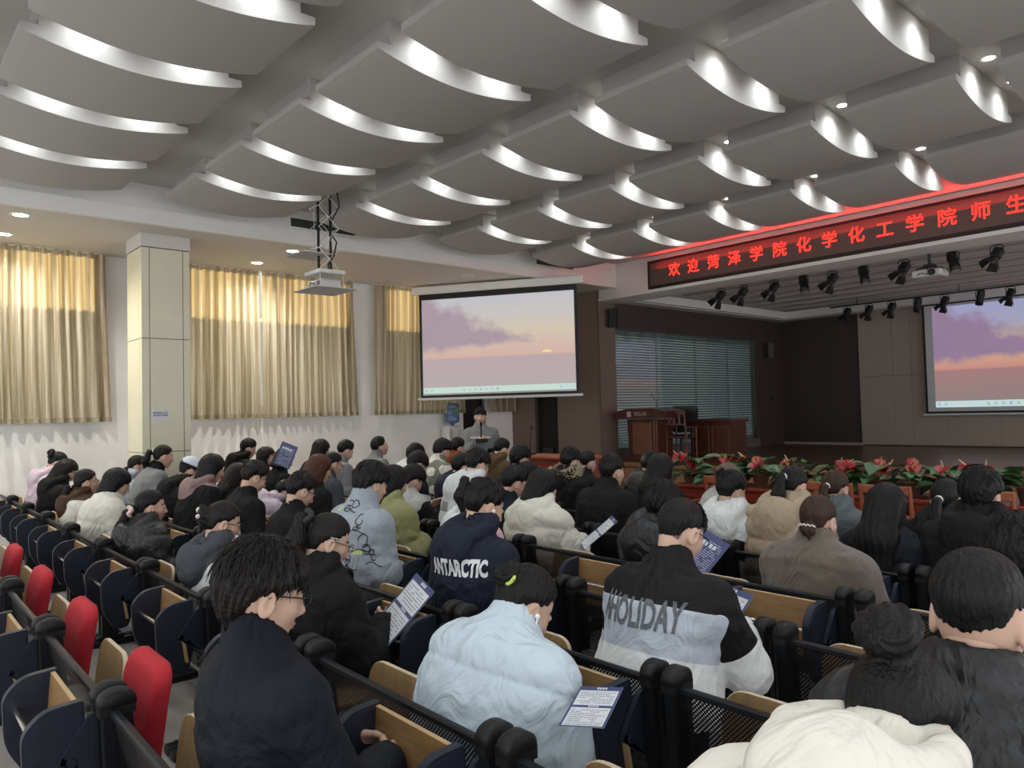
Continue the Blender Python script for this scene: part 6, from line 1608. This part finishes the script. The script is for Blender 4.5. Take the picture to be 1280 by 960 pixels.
# ------------------------------------------------------------------ flyers, phones, paper
P_W = mat('flyer_white', (.66, .67, .70), .5); P_B = mat('flyer_navy', (.045, .055, .16), .45); P_I = mat('flyer_ink', (.13, .14, .22), .6)
def flyer(loc, up, nrm, label, style=0, s=1.0, seed=1):
    t = thing('flyer', label, 'flyer', loc, 0, 'programme flyers')
    Y_ = Vector(up).normalized(); Z_ = Vector(nrm); Z_ = (Z_ - Y_ * Z_.dot(Y_)).normalized(); X_ = Y_.cross(Z_)
    t.rotation_euler = Matrix((X_, Y_, Z_)).transposed().to_euler()
    w, h = .105 * s, .1425 * s; rs = random.Random(seed)
    def sheet(x0, x1, y0, y1, z, n=6):
        V = []; 
        for i in range(n + 1):
            y = y0 + (y1 - y0) * i / n
            for x in (x0, x1): V.append((x, y, z + .10 * y * y - .02 * x * y))
        return V, [(2 * i, 2 * i + 1, 2 * i + 3, 2 * i + 2) for i in range(n)]
    V, Fs = sheet(-w, w, -h, h, 0); V2, _ = sheet(-w, w, -h, h, -.0008); o = len(V)
    MB().add(V + V2, Fs + [tuple(o + i for i in f[::-1]) for f in Fs]).build('paper', P_B if style == 1 else P_W, t)
    mb = MB()
    bands = [(-w, w, h * .80, h), (-w, -w * .90, -h, h * .8), (w * .90, w, -h, h * .8), (-w, w, -h, -h * .95), (-w * .9, w * .9, -.06 * h, .05 * h)] if style == 0 else []
    for b in bands: mb.add(*sheet(*b, .0006))
    if bands: mb.build('colour_band', P_B, t)
    mb = MB(); y = h * .70
    while y > -h * .9:
        if not (style == 0 and -.1 * h < y < .1 * h):
            x = -w * .8
            while x < w * .75:
                l = rs.uniform(.008, .03) * s; x2 = min(x + l, w * .8); hh = .0032 * s
                if rs.random() > .2: mb.add(*sheet(x, x2, y - hh, y, .0008, 1))
                x = x2 + .004 * s
        y -= .0125 * s
    mb.build('text_line', P_I if style != 1 else mat('flyer_pale_ink', (.5, .52, .6), .5), t)
    # title blocks on the colour band
    mb = MB()
    if style == 0:
        for i in range(4): mb.add(*sheet(-w * .15 + i * .013 * s, -w * .15 + i * .013 * s + .009 * s, h * .85, h * .95, .001, 1)); mb.add(*sheet(-w * .15 + i * .013 * s, -w * .15 + i * .013 * s + .009 * s, -.035 * h, .03 * h, .001, 1))
    else:
        for i in range(5): mb.add(*sheet(-w * .7 + i * .026 * s, -w * .7 + i * .026 * s + .018 * s, h * .45, h * .62, .001, 1))
    mb.build('title', P_W, t)
    return t
flyer((-2.98, 1.95, .70), (.30, .62, .72), (-.05, -.75, .65), 'white and navy flyer held up by the woman with the black scrunchie', 0, 1.1, 1)
flyer((-1.79, 2.68, .75), (.15, .75, .70), (.10, -.65, .70), 'white flyer held by the man in the HOLIDAY jacket', 0, 1.0, 2)
flyer((-2.55, 3.70, .75), (.35, .60, .72), (.25, -.70, .70), 'navy flyer seen beyond the glasses of the HOLIDAY jacket man', 1, 1.0, 3)
flyer((-2.68, 4.55, .80), (.30, .85, .45), (.05, -.45, .85), 'white flyer in front of the black and white colour-block jacket', 0, 1.0, 4)
flyer((-3.53, 3.92, .75), (.52, .58, .62), (-.40, -.55, .75), 'navy-edged flyer held out by the cream quilted puffer', 0, 1.05, 5)
flyer((-1.56, 1.68, .715), (-.35, .85, .25), (.05, -.45, .90), 'white and navy flyer on the lap of the light blue puffer', 0, .68, 6)
flyer((-8.20, 3.82, 1.165), (.25, .30, .92), (.75, -.60, .30), 'navy flyer raised against the white wall', 1, .95, 7)
flyer((-5.20, 1.95, .76), (.2, .6, .75), (.5, -.6, .6), 'crumpled white flyer beside the hair claw girl', 0, .85, 8)
flyer((-1.70, 2.58, .683), (.1, 1, 0), (0, 0, 1), 'dark navy flyer lying on the lowered desk by the HOLIDAY jacket', 1, .9, 9)
def phone(loc, rz, label, c, rx=0.0):
    t = thing('phone', label, 'phone', loc); t.rotation_euler = (rx, 0, rz)
    MB().bbox(-.037, .037, -.078, .078, 0, .009, .003).build('case', c, t); MB().bbox(-.034, .034, -.074, .074, .009, .0095, .0002).build('screen', mat('phone_glass', (.008, .008, .01), .08), t)
phone((-1.66, 3.80, .682), .9, 'phone in a cream case lying on a lowered wooden desk', mat('case_cream', (.60, .54, .40), .4))
phone((-1.90, 1.74, .70), .4, 'phone held over the flyer by the light blue puffer', mat('case_grey', (.35, .38, .40), .3), .3)
